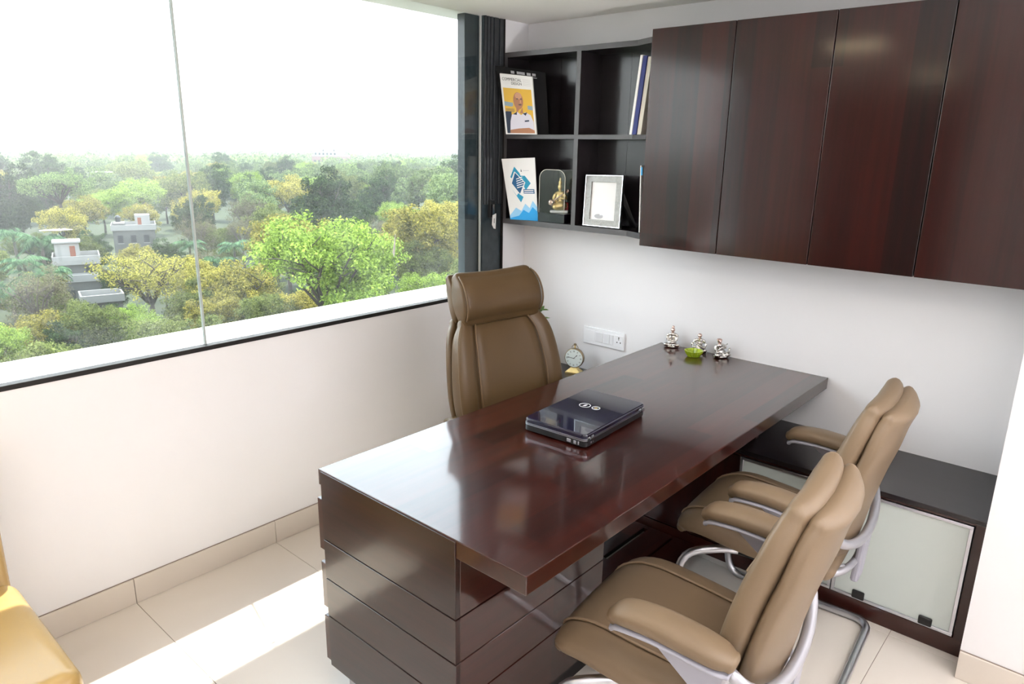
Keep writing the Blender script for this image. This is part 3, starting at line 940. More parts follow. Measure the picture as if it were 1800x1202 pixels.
MB().box(LX - 0.0005, LX + 0.0006, -LY + 0.030, -LY + 0.037, 0.009, 0.014).build('port', 'steel', lp)
MB().box(LX - 0.0005, LX + 0.0006, -LY + 0.044, -LY + 0.047, 0.009, 0.013).build('port', 'steel', lp)
for x0, x1 in ((0.050, 0.066), (0.076, 0.086), (0.092, 0.097)):
    MB().box(x0, x1, -LY - 0.0008, -LY + 0.001, 0.007, 0.016).build('port', 'steel', lp, 0.001, 1)
for x in (-0.09, 0.09):
    for y in (-0.16, 0.16):
        MB().lathe([(0.008, 0.0), (0.008, 0.004)], 10, (x, y, 0)).build('rubber_foot', 'black', lp)

lp.scale = (1.0, 0.985, 1.28)

def fused(name, balls, m, parent=None, vox=0.0022, loc=(0, 0, 0), rz=0.0):
    """one continuous sculpted surface from overlapping blobs"""
    mb = MB()
    for b in balls:
        mb.ball(b[0], b[1], 16, 10, b[2] if len(b) > 2 else None)
    me = mb.mesh(name)
    tmp = link(name + '_tmp', me)
    md = tmp.modifiers.new('r', 'REMESH')
    md.mode = 'VOXEL'; md.voxel_size = vox; md.use_smooth_shade = True
    sm = tmp.modifiers.new('s', 'SMOOTH'); sm.iterations = 1; sm.factor = 0.4
    dg = bpy.context.evaluated_depsgraph_get()
    out = bpy.data.meshes.new_from_object(tmp.evaluated_get(dg))
    bpy.data.objects.remove(tmp)
    out.name = name
    out.materials.clear()
    out.materials.append(MT[m] if isinstance(m, str) else m)
    o = link(name, out, parent)
    o.location = loc
    o.rotation_euler = (0, 0, rz)
    return o
def RX(a, ax='X'):
    return Matrix.Rotation(a, 3, ax)

def figurine(label, loc, rz, pose):
    t = tag(empty('figurine', loc, rz), label, 'figurine', 'silver figurines at the back of the desk')
    t.scale = (1.22, 1.15, 1.04)
    # faces local -y; seated with crossed legs
    lean = pose.get('lean', 0)
    h = pose.get('h', 1.0)
    B = [((0, 0, 0.006), (0.030, 0.022, 0.007)),
         ((-0.014, -0.008, 0.015), (0.019, 0.012, 0.009), RX(0.35, 'Z')), ((0.014, -0.008, 0.015), (0.019, 0.012, 0.009), RX(-0.35, 'Z')),
         ((0, 0.003, 0.024), (0.017, 0.013, 0.014)), ((lean * 0.3, 0.002, 0.040 * h), (0.0145, 0.0105, 0.016)),
         ((lean * 0.6, 0.001, 0.053 * h), (0.0165, 0.0095, 0.009))]
    for sg in (-1, 1):
        arm = pose.get('arm', 0)
        B += [((sg * 0.0185 + lean * 0.6, -0.001, 0.047 * h), (0.0055, 0.006, 0.011), RX(-0.35 * sg, 'Y')),
              ((sg * (0.0205 + arm), -0.006, 0.034 * h), (0.005, 0.006, 0.010), RX(0.3 * sg, 'Y')),
              ((sg * (0.014 + arm), -0.014, 0.026 * h), (0.0085, 0.005, 0.005))]
    fused('body', B, 'silver', t)
    hx, hz = lean, 0.0705 * h
    hb = [((hx * 0.8, 0, 0.061 * h), (0.005, 0.005, 0.007)), ((hx, -0.001, hz), (0.0085, 0.009, 0.0105)), ((hx, -0.0095, hz - 0.001), (0.0018, 0.003, 0.003))]
    if pose.get('bun'):
        hb.append(((hx, 0.003, hz + 0.013), (0.0055, 0.0055, 0.006)))
    if pose.get('turban'):
        hb.append(((hx, 0.001, hz + 0.006), (0.0105, 0.0105, 0.006)))
    if pose.get('beard'):
        hb.append(((hx, -0.006, hz - 0.012), (0.005, 0.004, 0.008)))
    fused('head', hb, pose.get('head', 'copper'), t, 0.0018)
    if pose.get('prop') == 'drum':
        MB().tube([(-0.016, -0.018, 0.026), (0.016, -0.018, 0.029)], [0.007, 0.007], 12).build('drum', 'silver', t, smooth=True)
    if pose.get('prop') == 'flute':
        MB().tube([(-0.026, -0.018, 0.036), (0.014, -0.014, 0.066)], 0.0022, 8).build('flute', 'silver', t, smooth=True)
    if pose.get('prop') == 'lute':
        MB().tube([(0.020, -0.016, 0.022), (-0.024, -0.014, 0.056)], [0.006, 0.0016], 8).build('lute', 'silver', t, smooth=True)
figurine('slim silver seated figurine with a hair bun at the desk corner', (0.972, -0.042, ZT), 0.35, dict(h=1.16, bun=True, prop='drum', arm=-0.003))
figurine('broad silver seated figurine with a beard behind the green bowl', (1.110, -0.040, ZT), 0.45, dict(h=1.12, beard=True, prop='lute', arm=0.004, head='copper'))
figurine('silver seated figurine with turban and head tilted aside, beyond the bowl', (1.222, -0.040, ZT), 0.9, dict(h=1.05, lean=-0.012, turban=True, prop='flute', arm=0.006))

# green bowl
m, nt, b = new_mat('lime_glass')
b.inputs['Base Color'].default_value = (0.66, 0.86, 0.05, 1)
b.inputs['Roughness'].default_value = 0.08
b.inputs['Transmission Weight'].default_value = 0.55
b.inputs['Subsurface Weight'].default_value = 0.0
MT['lime'] = m
bowl = MB().lathe([(0.004, 0.0045), (0.022, 0.005), (0.031, 0.018), (0.038, 0.029), (0.0415, 0.0285), (0.036, 0.016), (0.026, 0.001), (0.004, 0.0005)], 72, (0, 0, 0), 0.045, 18).build('glass_bowl', 'lime', None, smooth=False)
bowl.location = (1.122, -0.112, ZT)
tag(bowl, 'small fluted lime green glass bowl on the desk', 'bowl')

# mantel clock
ck = tag(empty('table_clock', (0.452, -0.105, CR_Z), math.radians(18)), 'small round brass clock on a gold foot, standing on the credenza', 'clock')
MB().loft([[Vector((s * a, t_ * b_, z)) for s, t_ in ((1, 1), (-1, 1), (-1, -1), (1, -1))] for a, b_, z in ((0.042, 0.026, 0.0), (0.042, 0.026, 0.011), (0.020, 0.014, 0.030), (0.014, 0.012, 0.036))]).build('foot', 'gold', ck, 0.001, 1)
CZ = 0.086
def disk_y(r0, prof, n=40):
    """lathe about the y axis"""
    mb = MB().lathe(prof, n)
    mb.v = [(x, -z, y + CZ) for x, y, z in mb.v]
    return mb
disk_y(0, [(0.040, -0.016), (0.051, -0.010), (0.0525, 0.004), (0.0515, 0.012), (0.0485, 0.0135)]).build('case', 'brass', ck, smooth=True)
dl = disk_y(0, [(0.0475, 0.0132), (0.0475, 0.0142)]).build('dial', 'dial', ck)
for k in range(12):
    a = 2 * PI * k / 12
    sn, cs = math.sin(a), math.cos(a)
    for off in ((-0.0028, 0.0, 0.0028) if k % 3 == 0 else (-0.0016, 0.0016)):
        q = []
        for rr, ww in ((0.033, -0.0005), (0.042, -0.0005), (0.042, 0.0005), (0.033, 0.0005)):
            w2 = off + ww
            q.append((rr * sn + w2 * cs, -0.0143, CZ + rr * cs - w2 * sn))
        MB().prism(q, (0, 0, 0), (0, -0.0004, 0)).build('numeral', 'ink', dl)
def hand(name, ang, ln, w):
    sn, cs = math.sin(ang), math.cos(ang)
    pts = [(-0.25 * ln, 0), (0.0, w), (0.55 * ln, w * 0.8), (0.72 * ln, w * 1.8), (ln, 0), (0.72 * ln, -w * 1.8), (0.55 * ln, -w * 0.8), (0, -w)]
    MB().prism([(r * sn + s * cs, -0.0150, CZ + r * cs - s * sn) for r, s in pts], (0, 0, 0), (0, -0.0008, 0)).build(name, 'ink', dl)
hand('minute_hand', math.radians(-84), 0.040, 0.0011)
hand('hour_hand', math.radians(44), 0.028, 0.0013)
MB().tube([(0, 0, CZ + 0.050), (0, 0, CZ + 0.066)], 0.0042, 10).build('crown_stem', 'gold', ck, smooth=True)
MB().lathe([(0.005, 0.066), (0.0078, 0.069), (0.0078, 0.074), (0.004, 0.077)], 14, (0, 0, CZ)).build('crown_knob', 'brass', ck)
MB().tube([(0.0165 * math.cos(a), 0, CZ + 0.053 + 0.0165 * math.sin(a)) for a in [PI * k / 14 for k in range(15)]], 0.0016, 8).build('bow_ring', 'brass', ck, smooth=True)

# socket plate
sp = tag(MB().box(0.433, 0.687, -0.010, -0.0005, 0.664, 0.755).build('switch_plate', 'white', None, 0.003, 2), 'white wall plate with switches and socket above the credenza', 'switch plate')
MB().box(0.443, 0.503, -0.0112, -0.0095, 0.680, 0.740).build('blank_cover', 'white', sp, 0.001, 1)
for x0, x1 in ((0.513, 0.557), (0.565, 0.600), (0.604, 0.622)):
    MB().box(x0, x1, -0.0135, -0.0095, 0.684, 0.736).build('switch_rocker', 'white_dim', sp, 0.0012, 1)
sk = MB().box(0.632, 0.680, -0.0128, -0.0095, 0.680, 0.740).build('socket', 'white', sp, 0.001, 1)
for x, z, r in ((0.656, 0.728, 0.0036), (0.656, 0.7195, 0.0025), (0.6465, 0.704, 0.003), (0.6665, 0.704, 0.003)):
    mb = MB().lathe([(r, 0.0120), (r, 0.0131)], 12)
    mb.v = [(x + a, -c, z + b_ * 1.25) for a, b_, c in mb.v]
    mb.build('socket_hole', 'ink', sk)

# pot plant on the credenza behind the office chair
MT['leaf'] = foliage('house_plant_leaf', (0.07, 0.14, 0.04), (0.20, 0.30, 0.12), 0.3)
MT['pot'] = mat('grey_pot', (0.35, 0.33, 0.30), 0.5, var=0.1)
pp = tag(empty('potted_plant', (0.235, -0.155, CR_Z)), 'small leafy plant in a grey pot on the credenza behind the headrest', 'plant')
MB().lathe([(0.032, 0.0), (0.046, 0.075), (0.050, 0.082), (0.044, 0.082), (0.040, 0.070)], 20).build('pot', 'pot', pp, smooth=True)
random.seed(5)
MB().tube([(0, 0, 0.06), (0.004, 0.003, 0.18), (0.010, -0.004, 0.30)], [0.004, 0.003, 0.002], 6).build('stem', 'leaf', pp)
leaf_me = None
for k in range(22):
    z = 0.12 + 0.2 * k / 22
    a = k * 2.4
    el = 0.2 + 0.5 * random.random()
    if leaf_me is None:
        mb = MB().add([(0, 0, 0), (0.020, 0.017, 0.004), (0.046, 0.014, 0.0), (0.068, 0, -0.008), (0.046, -0.014, 0.0), (0.020, -0.017, 0.004), (0.03, 0, -0.004)],
                      [(0, 1, 6), (1, 2, 6), (2, 3, 6), (3, 4, 6), (4, 5, 6), (5, 0, 6)])
        leaf_me = mb.mesh('leaf'); leaf_me.materials.append(MT['leaf'])
    l = link('leaf', leaf_me, pp)
    l.location = (0.008 * z, 0, z)
    l.rotation_euler = (0, -el, a)

# ------------------------------------------------------------------ contents of the open shelf
def cmat(name, col, rough=0.4):
    MT[name] = mat(name, col, rough, var=0.04, vscale=20)
    return name
cmat('ink_yellow', (0.72, 0.43, 0.05)); cmat('ink_skin', (0.42, 0.19, 0.10)); cmat('ink_shirt', (0.66, 0.63, 0.70)); cmat('ink_navy', (0.02, 0.03, 0.06))
cmat('ink_teal', (0.02, 0.30, 0.48)); cmat('ink_blue', (0.02, 0.33, 0.72)); cmat('ink_sky', (0.30, 0.58, 0.82)); cmat('ink_deep', (0.01, 0.10, 0.24)); cmat('ink_greyblue', (0.28, 0.36, 0.40))
cmat('book_blue', (0.012, 0.02, 0.16)); cmat('book_red', (0.40, 0.04, 0.02)); cmat('ink_grey', (0.42, 0.41, 0.43)); MT['magazine_black'] = mat('magazine_black', (0.006, 0.006, 0.007), 0.5, spec=0.15, var=0.05)
zb = 1.7175
bk = Sheet((0.058, -0.226, zb), (0.232, -0.098, zb), (0.008, -0.257, 2.042), (0.205, -0.106, 2.012))
bo = bk.slab('magazine', 'magazine_black', None, 0.005)
tag(bo, 'tall black magazine at the back of the leaning pile on the upper shelf', 'magazine', 'magazines on the upper shelf')
for u0, u1 in ((0.30, 0.37), (0.42, 0.58), (0.62, 0.70), (0.73, 0.80)):
    bk.poly('print_block', [(u0, 0.915), (u1, 0.915), (u1, 0.955), (u0, 0.955)], 'ink_grey', bo)
bk.poly('print_line', [(0.30, 0.885), (0.82, 0.885), (0.82, 0.895), (0.30, 0.895)], 'ink_grey', bo)
def shift(s, d, tl=0.0):
    k = Vector(d)
    return Sheet(s.bl + k, s.br + k, s.tl + k + Vector((0, 0, tl)), s.tr + k + Vector((0, 0, tl)), s.bow)
front = Sheet((0.070, -0.240, zb), (0.228, -0.190, zb), (0.036, -0.254, 2.004), (0.202, -0.204, 1.984))
s3 = shift(front, (-0.003, 0.0085, 0), 0.002)
s2 = shift(front, (-0.0015, 0.0042, 0), 0.001)
tag(s3.slab('magazine', 'paper', None, 0.003), 'pale thin magazine just in front of the black magazine', 'magazine', 'magazines on the upper shelf')
tag(s2.slab('magazine', 'paper_cream', None, 0.003), 'cream edged magazine right behind the cover with a portrait', 'magazine', 'magazines on the upper shelf')
mg = tag(front.slab('magazine', 'paper', None, 0.003), 'magazine with a man in white shirt on its cover, upper shelf', 'magazine', 'magazines on the upper shelf')
pic = front.poly('cover_photo', [(0.06, 0.02), (0.95, 0.02), (0.94, 0.775), (0.06, 0.775)], 'ink_yellow', mg)
front.text('COMMERCIAL', 0.06, 0.895, 0.66, 0.945, 'ink', mg)
front.text('DESIGN', 0.34, 0.835, 0.66, 0.880, 'ink', mg)
for v in (0.94, 0.915, 0.89, 0.865, 0.84):
    front.poly('print_line', [(0.70, v - 0.003), (0.93, v - 0.003), (0.93, v), (0.70, v)], 'ink_grey', mg)
front.poly('print_block', [(0.06, 0.48), (0.94, 0.42), (0.94, 0.49), (0.06, 0.55)], 'ink_greyblue', mg, 0.0008)
front.poly('print_block', [(0.06, 0.02), (0.30, 0.02), (0.30, 0.38), (0.06, 0.38)], 'ink_navy', mg, 0.0008)
for v in (0.42, 0.40, 0.38):
    front.poly('print_line', [(0.08, v), (0.36, v), (0.36, v + 0.008), (0.08, v + 0.008)], 'ink_navy', mg, 0.0009)
# the portrait
front.poly('print_neck', [(0.42, 0.36), (0.63, 0.36), (0.62, 0.50), (0.42, 0.52)], 'ink_skin', mg, 0.0010)
front.poly('print_shirt', [(0.16, 0.02), (0.95, 0.02), (0.94, 0.22), (0.86, 0.335), (0.70, 0.385), (0.56, 0.33), (0.44, 0.385), (0.26, 0.33), (0.20, 0.22)], 'ink_shirt', mg, 0.0011)
front.ell('print_head', 0.505, 0.57, 0.155, 0.145, 'ink_skin', mg, 0.0012, 24)
cmat('ink_skin_light', (0.58, 0.30, 0.18))
front.ell('print_forehead', 0.52, 0.655, 0.105, 0.055, 'ink_skin_light', mg, 0.0014, 20)
front.poly('print_nose', [(0.55, 0.54), (0.60, 0.54), (0.575, 0.61)], 'ink_skin_light', mg, 0.0014)
for u in (0.48, 0.60):
    front.ell('print_eye', u, 0.603, 0.030, 0.008, 'ink_navy', mg, 0.0015, 10)
front.ell('print_mouth', 0.555, 0.505, 0.055, 0.008, 'ink_navy', mg, 0.0015, 10)
front.poly('print_collar', [(0.62, 0.36), (0.76, 0.38), (0.70, 0.32)], 'ink_navy', mg, 0.0014)
front.poly('print_collar', [(0.30, 0.34), (0.44, 0.385), (0.42, 0.33)], 'ink_navy', mg, 0.0014)
front.poly('print_arm', [(0.16, 0.02), (0.95, 0.02), (0.95, 0.07), (0.78, 0.115), (0.45, 0.10), (0.17, 0.075)], 'ink_skin', mg, 0.0014)
front.poly('print_badge', [(0.66, 0.215), (0.80, 0.225), (0.80, 0.25), (0.66, 0.24)], 'ink_navy', mg, 0.0014)

# brochure
zb2 = 1.2945
br = Sheet((0.079, -0.206, zb2), (0.226, -0.160, zb2), (0.028, -0.225, 1.597), (0.203, -0.170, 1.607))
bro = tag(br.slab('brochure', 'paper', None, 0.006), 'white brochure with blue diamond design on the lower shelf', 'brochure')
br.poly('print_shape', [(0.20, 0.70), (0.36, 0.87), (0.50, 0.765), (0.53, 0.72), (0.66, 0.72), (0.83, 0.60), (0.66, 0.49), (0.50, 0.66), (0.34, 0.79), (0.24, 0.68)], 'ink_teal', bro, 0.0006)
br.poly('print_shape', [(0.22, 0.49), (0.34, 0.40), (0.40, 0.44), (0.56, 0.38), (0.46, 0.29)], 'ink_teal', bro, 0.0006)
br.poly('print_diamond', [(0.20, 0.60), (0.36, 0.79), (0.66, 0.61), (0.46, 0.41)], 'paper', bro, 0.0008)
br.poly('print_photo', [(0.225, 0.60), (0.365, 0.77), (0.63, 0.61), (0.455, 0.43)], 'ink_deep', bro, 0.0010)
for k in range(5):
    v = 0.50 + 0.035 * k
    br.poly('print_storey', [(0.38, v + 0.02), (0.62 - 0.01 * k, v + 0.055), (0.62 - 0.01 * k, v + 0.068), (0.38, v + 0.034)], 'paper', bro, 0.0012)
br.poly('print_label', [(0.58, 0.435), (0.94, 0.435), (0.93, 0.505), (0.58, 0.505)], 'ink_deep', bro, 0.0012)
for v in (0.448, 0.478):
    br.poly('print_line', [(0.60, v), (0.91, v), (0.91, v + 0.014), (0.60, v + 0.014)], 'paper', bro, 0.0014)
br.poly('print_line', [(0.62, 0.80), (0.80, 0.80), (0.80, 0.805), (0.62, 0.805)], 'ink_grey', bro)
br.poly('print_mark', [(0.545, 0.785), (0.58, 0.785), (0.56, 0.83)], 'ink_navy', bro)
br.poly('print_wash', [(0.0, 0.0), (1.0, 0.0), (1.0, 0.22), (0.86, 0.32), (0.74, 0.20), (0.60, 0.27), (0.44, 0.15), (0.26, 0.20), (0.0, 0.06)], 'ink_sky', bro, 0.0006)
br.poly('print_wash', [(0.0, 0.0), (1.0, 0.0), (1.0, 0.15), (0.84, 0.22), (0.70, 0.12), (0.52, 0.17), (0.34, 0.07), (0.0, 0.02)], 'ink_blue', bro, 0.0008)

# acrylic case with golden statuette
bxx0, bxx1, bxy0, bxy1 = 0.240, 0.400, -0.172, -0.065
ac = tag(empty('display_case', (0, 0, 0)), 'arched clear acrylic display case on a black plinth, lower shelf', 'display case')
MB().box(bxx0 - 0.004, bxx1 + 0.004, bxy0 - 0.004, bxy1 + 0.004, zb2, zb2 + 0.046).build('plinth', 'black_gloss', ac, 0.002, 1)
arch = [(bxx0, zb2 + 0.046), (bxx0, zb2 + 0.215)]
for k in range(1, 9):
    a = PI - PI / 2 * k / 8
    arch.append((bxx0 + 0.045 + 0.045 * math.cos(a), zb2 + 0.215 + 0.042 * math.sin(a)))
arch += [(bxx1 - 0.045 + 0.045 * math.cos(PI / 2 - PI / 2 * k / 8), zb2 + 0.215 + 0.042 * math.sin(PI / 2 - PI / 2 * k / 8)) for k in range(0, 9)]
arch.append((bxx1, zb2 + 0.046))
hood = MB()
rings = []
for (x, z) in arch:
    rings.append((x, z))
vs, fs = [], []
n = len(rings)
for y in (bxy0, bxy1):
    vs += [(x, y, z) for x, z in rings]
fs = [(i, i + 1, n + i + 1, n + i) for i in range(n - 1)]
hood.add(vs, fs)
hood.build('hood', 'acrylic', ac, smooth=True)
MB().prism([(x, bxy0, z) for x, z in arch], (0, 0, 0), (0, 0.0025, 0)).build('front_pane', 'acrylic', ac)
MB().prism([(x, bxy1, z) for x, z in arch], (0, 0, 0), (0, 0.0025, 0)).build('back_pane', 'acrylic', ac)
MB().tube([(x, bxy0, z) for x, z in arch], 0.0016, 6).build('front_edge', 'paper_cream', ac, smooth=True)
st = tag(empty('statuette', (0.325, -0.112, zb2 + 0.0465), 0.55), 'golden seated statuette with a long-necked instrument inside the acrylic case', 'statuette')
MB().box(-0.045, 0.045, -0.028, 0.028, 0, 0.012).build('pedestal', 'white', st, 0.002, 1)
fused('body', [((0, 0, 0.035), (0.038, 0.024, 0.024)), ((-0.012, -0.010, 0.030), (0.026, 0.016, 0.018)), ((0, 0.004, 0.072), (0.022, 0.016, 0.028)), ((0, 0.004, 0.095), (0.027, 0.013, 0.013)),
               ((-0.028, -0.004, 0.080), (0.008, 0.009, 0.020), RX(0.4, 'Y')), ((0.028, -0.004, 0.082), (0.008, 0.009, 0.020), RX(-0.4, 'Y')),
               ((-0.020, -0.016, 0.062), (0.014, 0.007, 0.007)), ((0.022, -0.016, 0.072), (0.012, 0.007, 0.007)),
               ((0, 0.002, 0.112), (0.007, 0.007, 0.008)), ((0, 0, 0.126), (0.013, 0.013, 0.016)), ((0, 0.002, 0.146), (0.010, 0.010, 0.014)), ((0, 0.002, 0.162), (0.005, 0.005, 0.012))], 'gold', st, 0.003)
MB().tube([(-0.040, -0.022, 0.050), (0.040, -0.022, 0.112)], [0.004, 0.003], 8).build('instrument_neck', 'copper', st, smooth=True)
MB().ball((-0.040, -0.020, 0.050), (0.017, 0.012, 0.017), 14, 10).build('instrument_bowl', 'copper', st, smooth=True)
MB().ball((0.042, -0.016, 0.108), (0.010, 0.008, 0.010), 12, 8).build('instrument_gourd', 'copper', st, smooth=True)
cmat('lacquer_red', (0.35, 0.02, 0.02))
MB().box(0.022, 0.044, 0.008, 0.027, 0.012, 0.050).build('red_throne', 'lacquer_red', st, 0.003, 1)

# silver picture frame
pf = tag(empty('picture_frame', (0, 0, 0)), 'hammered silver picture frame with a pale photo on the lower shelf', 'picture frame')
S = Sheet((0.517, -0.166, zb2 + 0.003), (0.722, -0.160, zb2 + 0.003), (0.500, -0.131, 1.532), (0.706, -0.125, 1.536))
def quad_part(name, u0, u1, v0, v1, off, t, m, parent):
    sub = Sheet(S.at(u0, v0), S.at(u1, v0), S.at(u0, v1), S.at(u1, v1))
    return sub.slab(name, m, parent, t, off, 2)
for nm, a in (('side_rail', (0, 0.165, 0, 1)), ('side_rail', (0.835, 1, 0, 1)), ('cross_rail', (0.165, 0.835, 0, 0.13)), ('cross_rail', (0.165, 0.835, 0.87, 1))):
    quad_part(nm, *a, 0.006, 0.014, 'frame_silver', pf)
quad_part('photo', 0.155, 0.845, 0.12, 0.88, 0.0, 0.003, 'paper', pf)
for a in ((0, 1, 0, 0.012), (0, 1, 0.988, 1), (0, 0.014, 0.012, 0.988), (0.986, 1, 0.012, 0.988)):
    quad_part('bead_edge', *a, 0.0095, 0.004, 'chrome', pf)
quad_part('backing', 0.01, 0.99, 0.01, 0.99, -0.008, 0.003, 'black', pf)
MB().prism([(0.700, -0.130, zb2 + 0.18), (0.745, -0.060, zb2), (0.715, -0.060, zb2), (0.685, -0.130, zb2 + 0.15)], (0, 0, 0), (0.004, 0.003, 0)).build('easel_leg', 'black', pf)
for uu, vv, ru, rv in ((0.40, 0.20, 0.12, 0.045), (0.52, 0.23, 0.10, 0.04), (0.70, 0.21, 0.07, 0.06)):
    S.ell('photo_shade', uu, vv, ru, rv, 'ink_grey' if ru > 0.11 else 'white_dim', pf, 0.0007)

# upright books at the end of the upper compartment, partly behind the cabinet
def lean_book(name, label, x0, w, h, z, lean, m, cat, y0=-0.205, y1=-0.03, group=None):
    dx = h * math.tan(lean)
    mb = MB().prism([(x0, 0, z), (x0 + w, 0, z), (x0 + w + dx, 0, z + h), (x0 + dx, 0, z + h)], (0, y0, 0), (0, y1, 0))
    return tag(mb.build(name, m, None, 0.0008, 1), label, cat, group)
cover = lambda o, m, x: None
G = 'books standing in the upper right compartment'
lean_book('book', 'thin white book leaning at the end of the upper compartment', 0.770, 0.012, 0.326, zb, 0.104, 'paper', 'book', group=G)
lean_book('book', 'dark blue book leaning between the white and cream ones', 0.7835, 0.020, 0.322, zb, 0.104, 'book_blue', 'book', -0.203, group=G)
cb = lean_book('book', 'cream book next to the blue one, half behind the cabinet', 0.805, 0.020, 0.318, zb, 0.104, 'paper_cream', 'book', -0.198, group=G)
lean_book('folder', 'white folder with blue edge standing on the lower shelf by the cabinet', 0.8495, 0.006, 0.292, zb2, -0.045, 'paper', 'folder', -0.205)
MB().prism([(0.8425, -0.2058, zb2 + 0.285), (0.8500, -0.2058, zb2 + 0.285), (0.8510, -0.2058, zb2 + 0.25), (0.8440, -0.2058, zb2 + 0.25)], (0, 0, 0), (0, -0.001, 0)).build('blue_corner', 'ink_blue', bpy.data.objects['folder'])
# ================================================================== outside: treetops, houses, haze
GZ = -17.0
MT['ground'] = mat('ground_earth', (0.020, 0.030, 0.010), 0.95, var=0.6, vscale=0.25)
g_ = struct(MB().box(-6000, -3, -4000, 6000, GZ - 1, GZ).build('ground', 'ground'))
MT['bark'] = mat('bark', (0.035, 0.027, 0.021), 0.9, var=0.3, vscale=2.0)
MT['bark_pale'] = mat('pale_bark', (0.085, 0.068, 0.058), 0.9, var=0.3, vscale=2.0)
FOL = {
    'lime': foliage('lime_leaves', (0.0527, 0.0936, 0.0175), (0.2964, 0.4056, 0.0780), 0.5),
    'yellow': foliage('yellow_leaves', (0.0608, 0.0679, 0.0164), (0.4212, 0.3666, 0.0858), 0.5),
    'dark': foliage('dark_leaves', (0.0086, 0.0189, 0.0103), (0.0649, 0.0973, 0.0399), 0.3),
    'olive': foliage('olive_leaves', (0.0351, 0.0527, 0.0175), (0.2106, 0.2418, 0.0780), 0.45),
    'umbrella': foliage('umbrella_leaves', (0.0351, 0.0585, 0.0234), (0.1560, 0.2184, 0.0780), 0.4),
    'branchy': foliage('branchy_leaves', (0.0527, 0.0585, 0.0140), (0.3588, 0.3276, 0.0780), 0.5),
    'bare': foliage('bare_leaves', (0.0585, 0.0562, 0.0351), (0.2028, 0.1872, 0.1092), 0.4),
    'palm': foliage('palm_leaves', (0.0140, 0.0410, 0.0211), (0.1092, 0.1872, 0.0936), 0.3),
    'hazy': foliage('far_leaves', (0.0351, 0.0608, 0.0257), (0.2028, 0.2652, 0.1014), 0.4),
}
rng = np.random.default_rng(11)

def quads_mesh(name, P, m):
    """P: (n,4,3) array of quads"""
    n = len(P)
    me = bpy.data.meshes.new(name)
    me.vertices.add(n * 4)
    me.vertices.foreach_set('co', P.reshape(-1).astype(np.float32))
    me.loops.add(n * 4)
    me.loops.foreach_set('vertex_index', np.arange(n * 4, dtype=np.int32))
    me.polygons.add(n)
    me.polygons.foreach_set('loop_start', np.arange(0, n * 4, 4, dtype=np.int32))
    me.update(calc_edges=True)
    me.materials.append(m)
    return me

def leaf_quads(C, spread, per, size, flat=1.0):
    """leaves around cluster centres C (k,3)"""
    k = len(C)
    off = rng.normal(size=(k, per, 3))
    off /= np.maximum(1e-6, np.linalg.norm(off, axis=2, keepdims=True))
    off *= (rng.random((k, per, 1)) ** 0.45) * spread
    off[:, :, 2] *= flat
    c = (C[:, None, :] + off).reshape(-1, 3)
    nrm = off.reshape(-1, 3) / max(spread, 1e-6) + rng.normal(size=c.shape) * 0.55 + np.array([0, 0, 0.35])
    nrm /= np.linalg.norm(nrm, axis=1, keepdims=True)
    a = np.cross(nrm, rng.normal(size=c.shape)); a /= np.linalg.norm(a, axis=1, keepdims=True)
    b = np.cross(nrm, a)
    s = size * (0.6 + 0.8 * rng.random((len(c), 1)))
    a = a * s; b = b * s * 0.55
    return np.stack([c - a, c - b * 0.9, c + a, c + b * 0.9], axis=1)

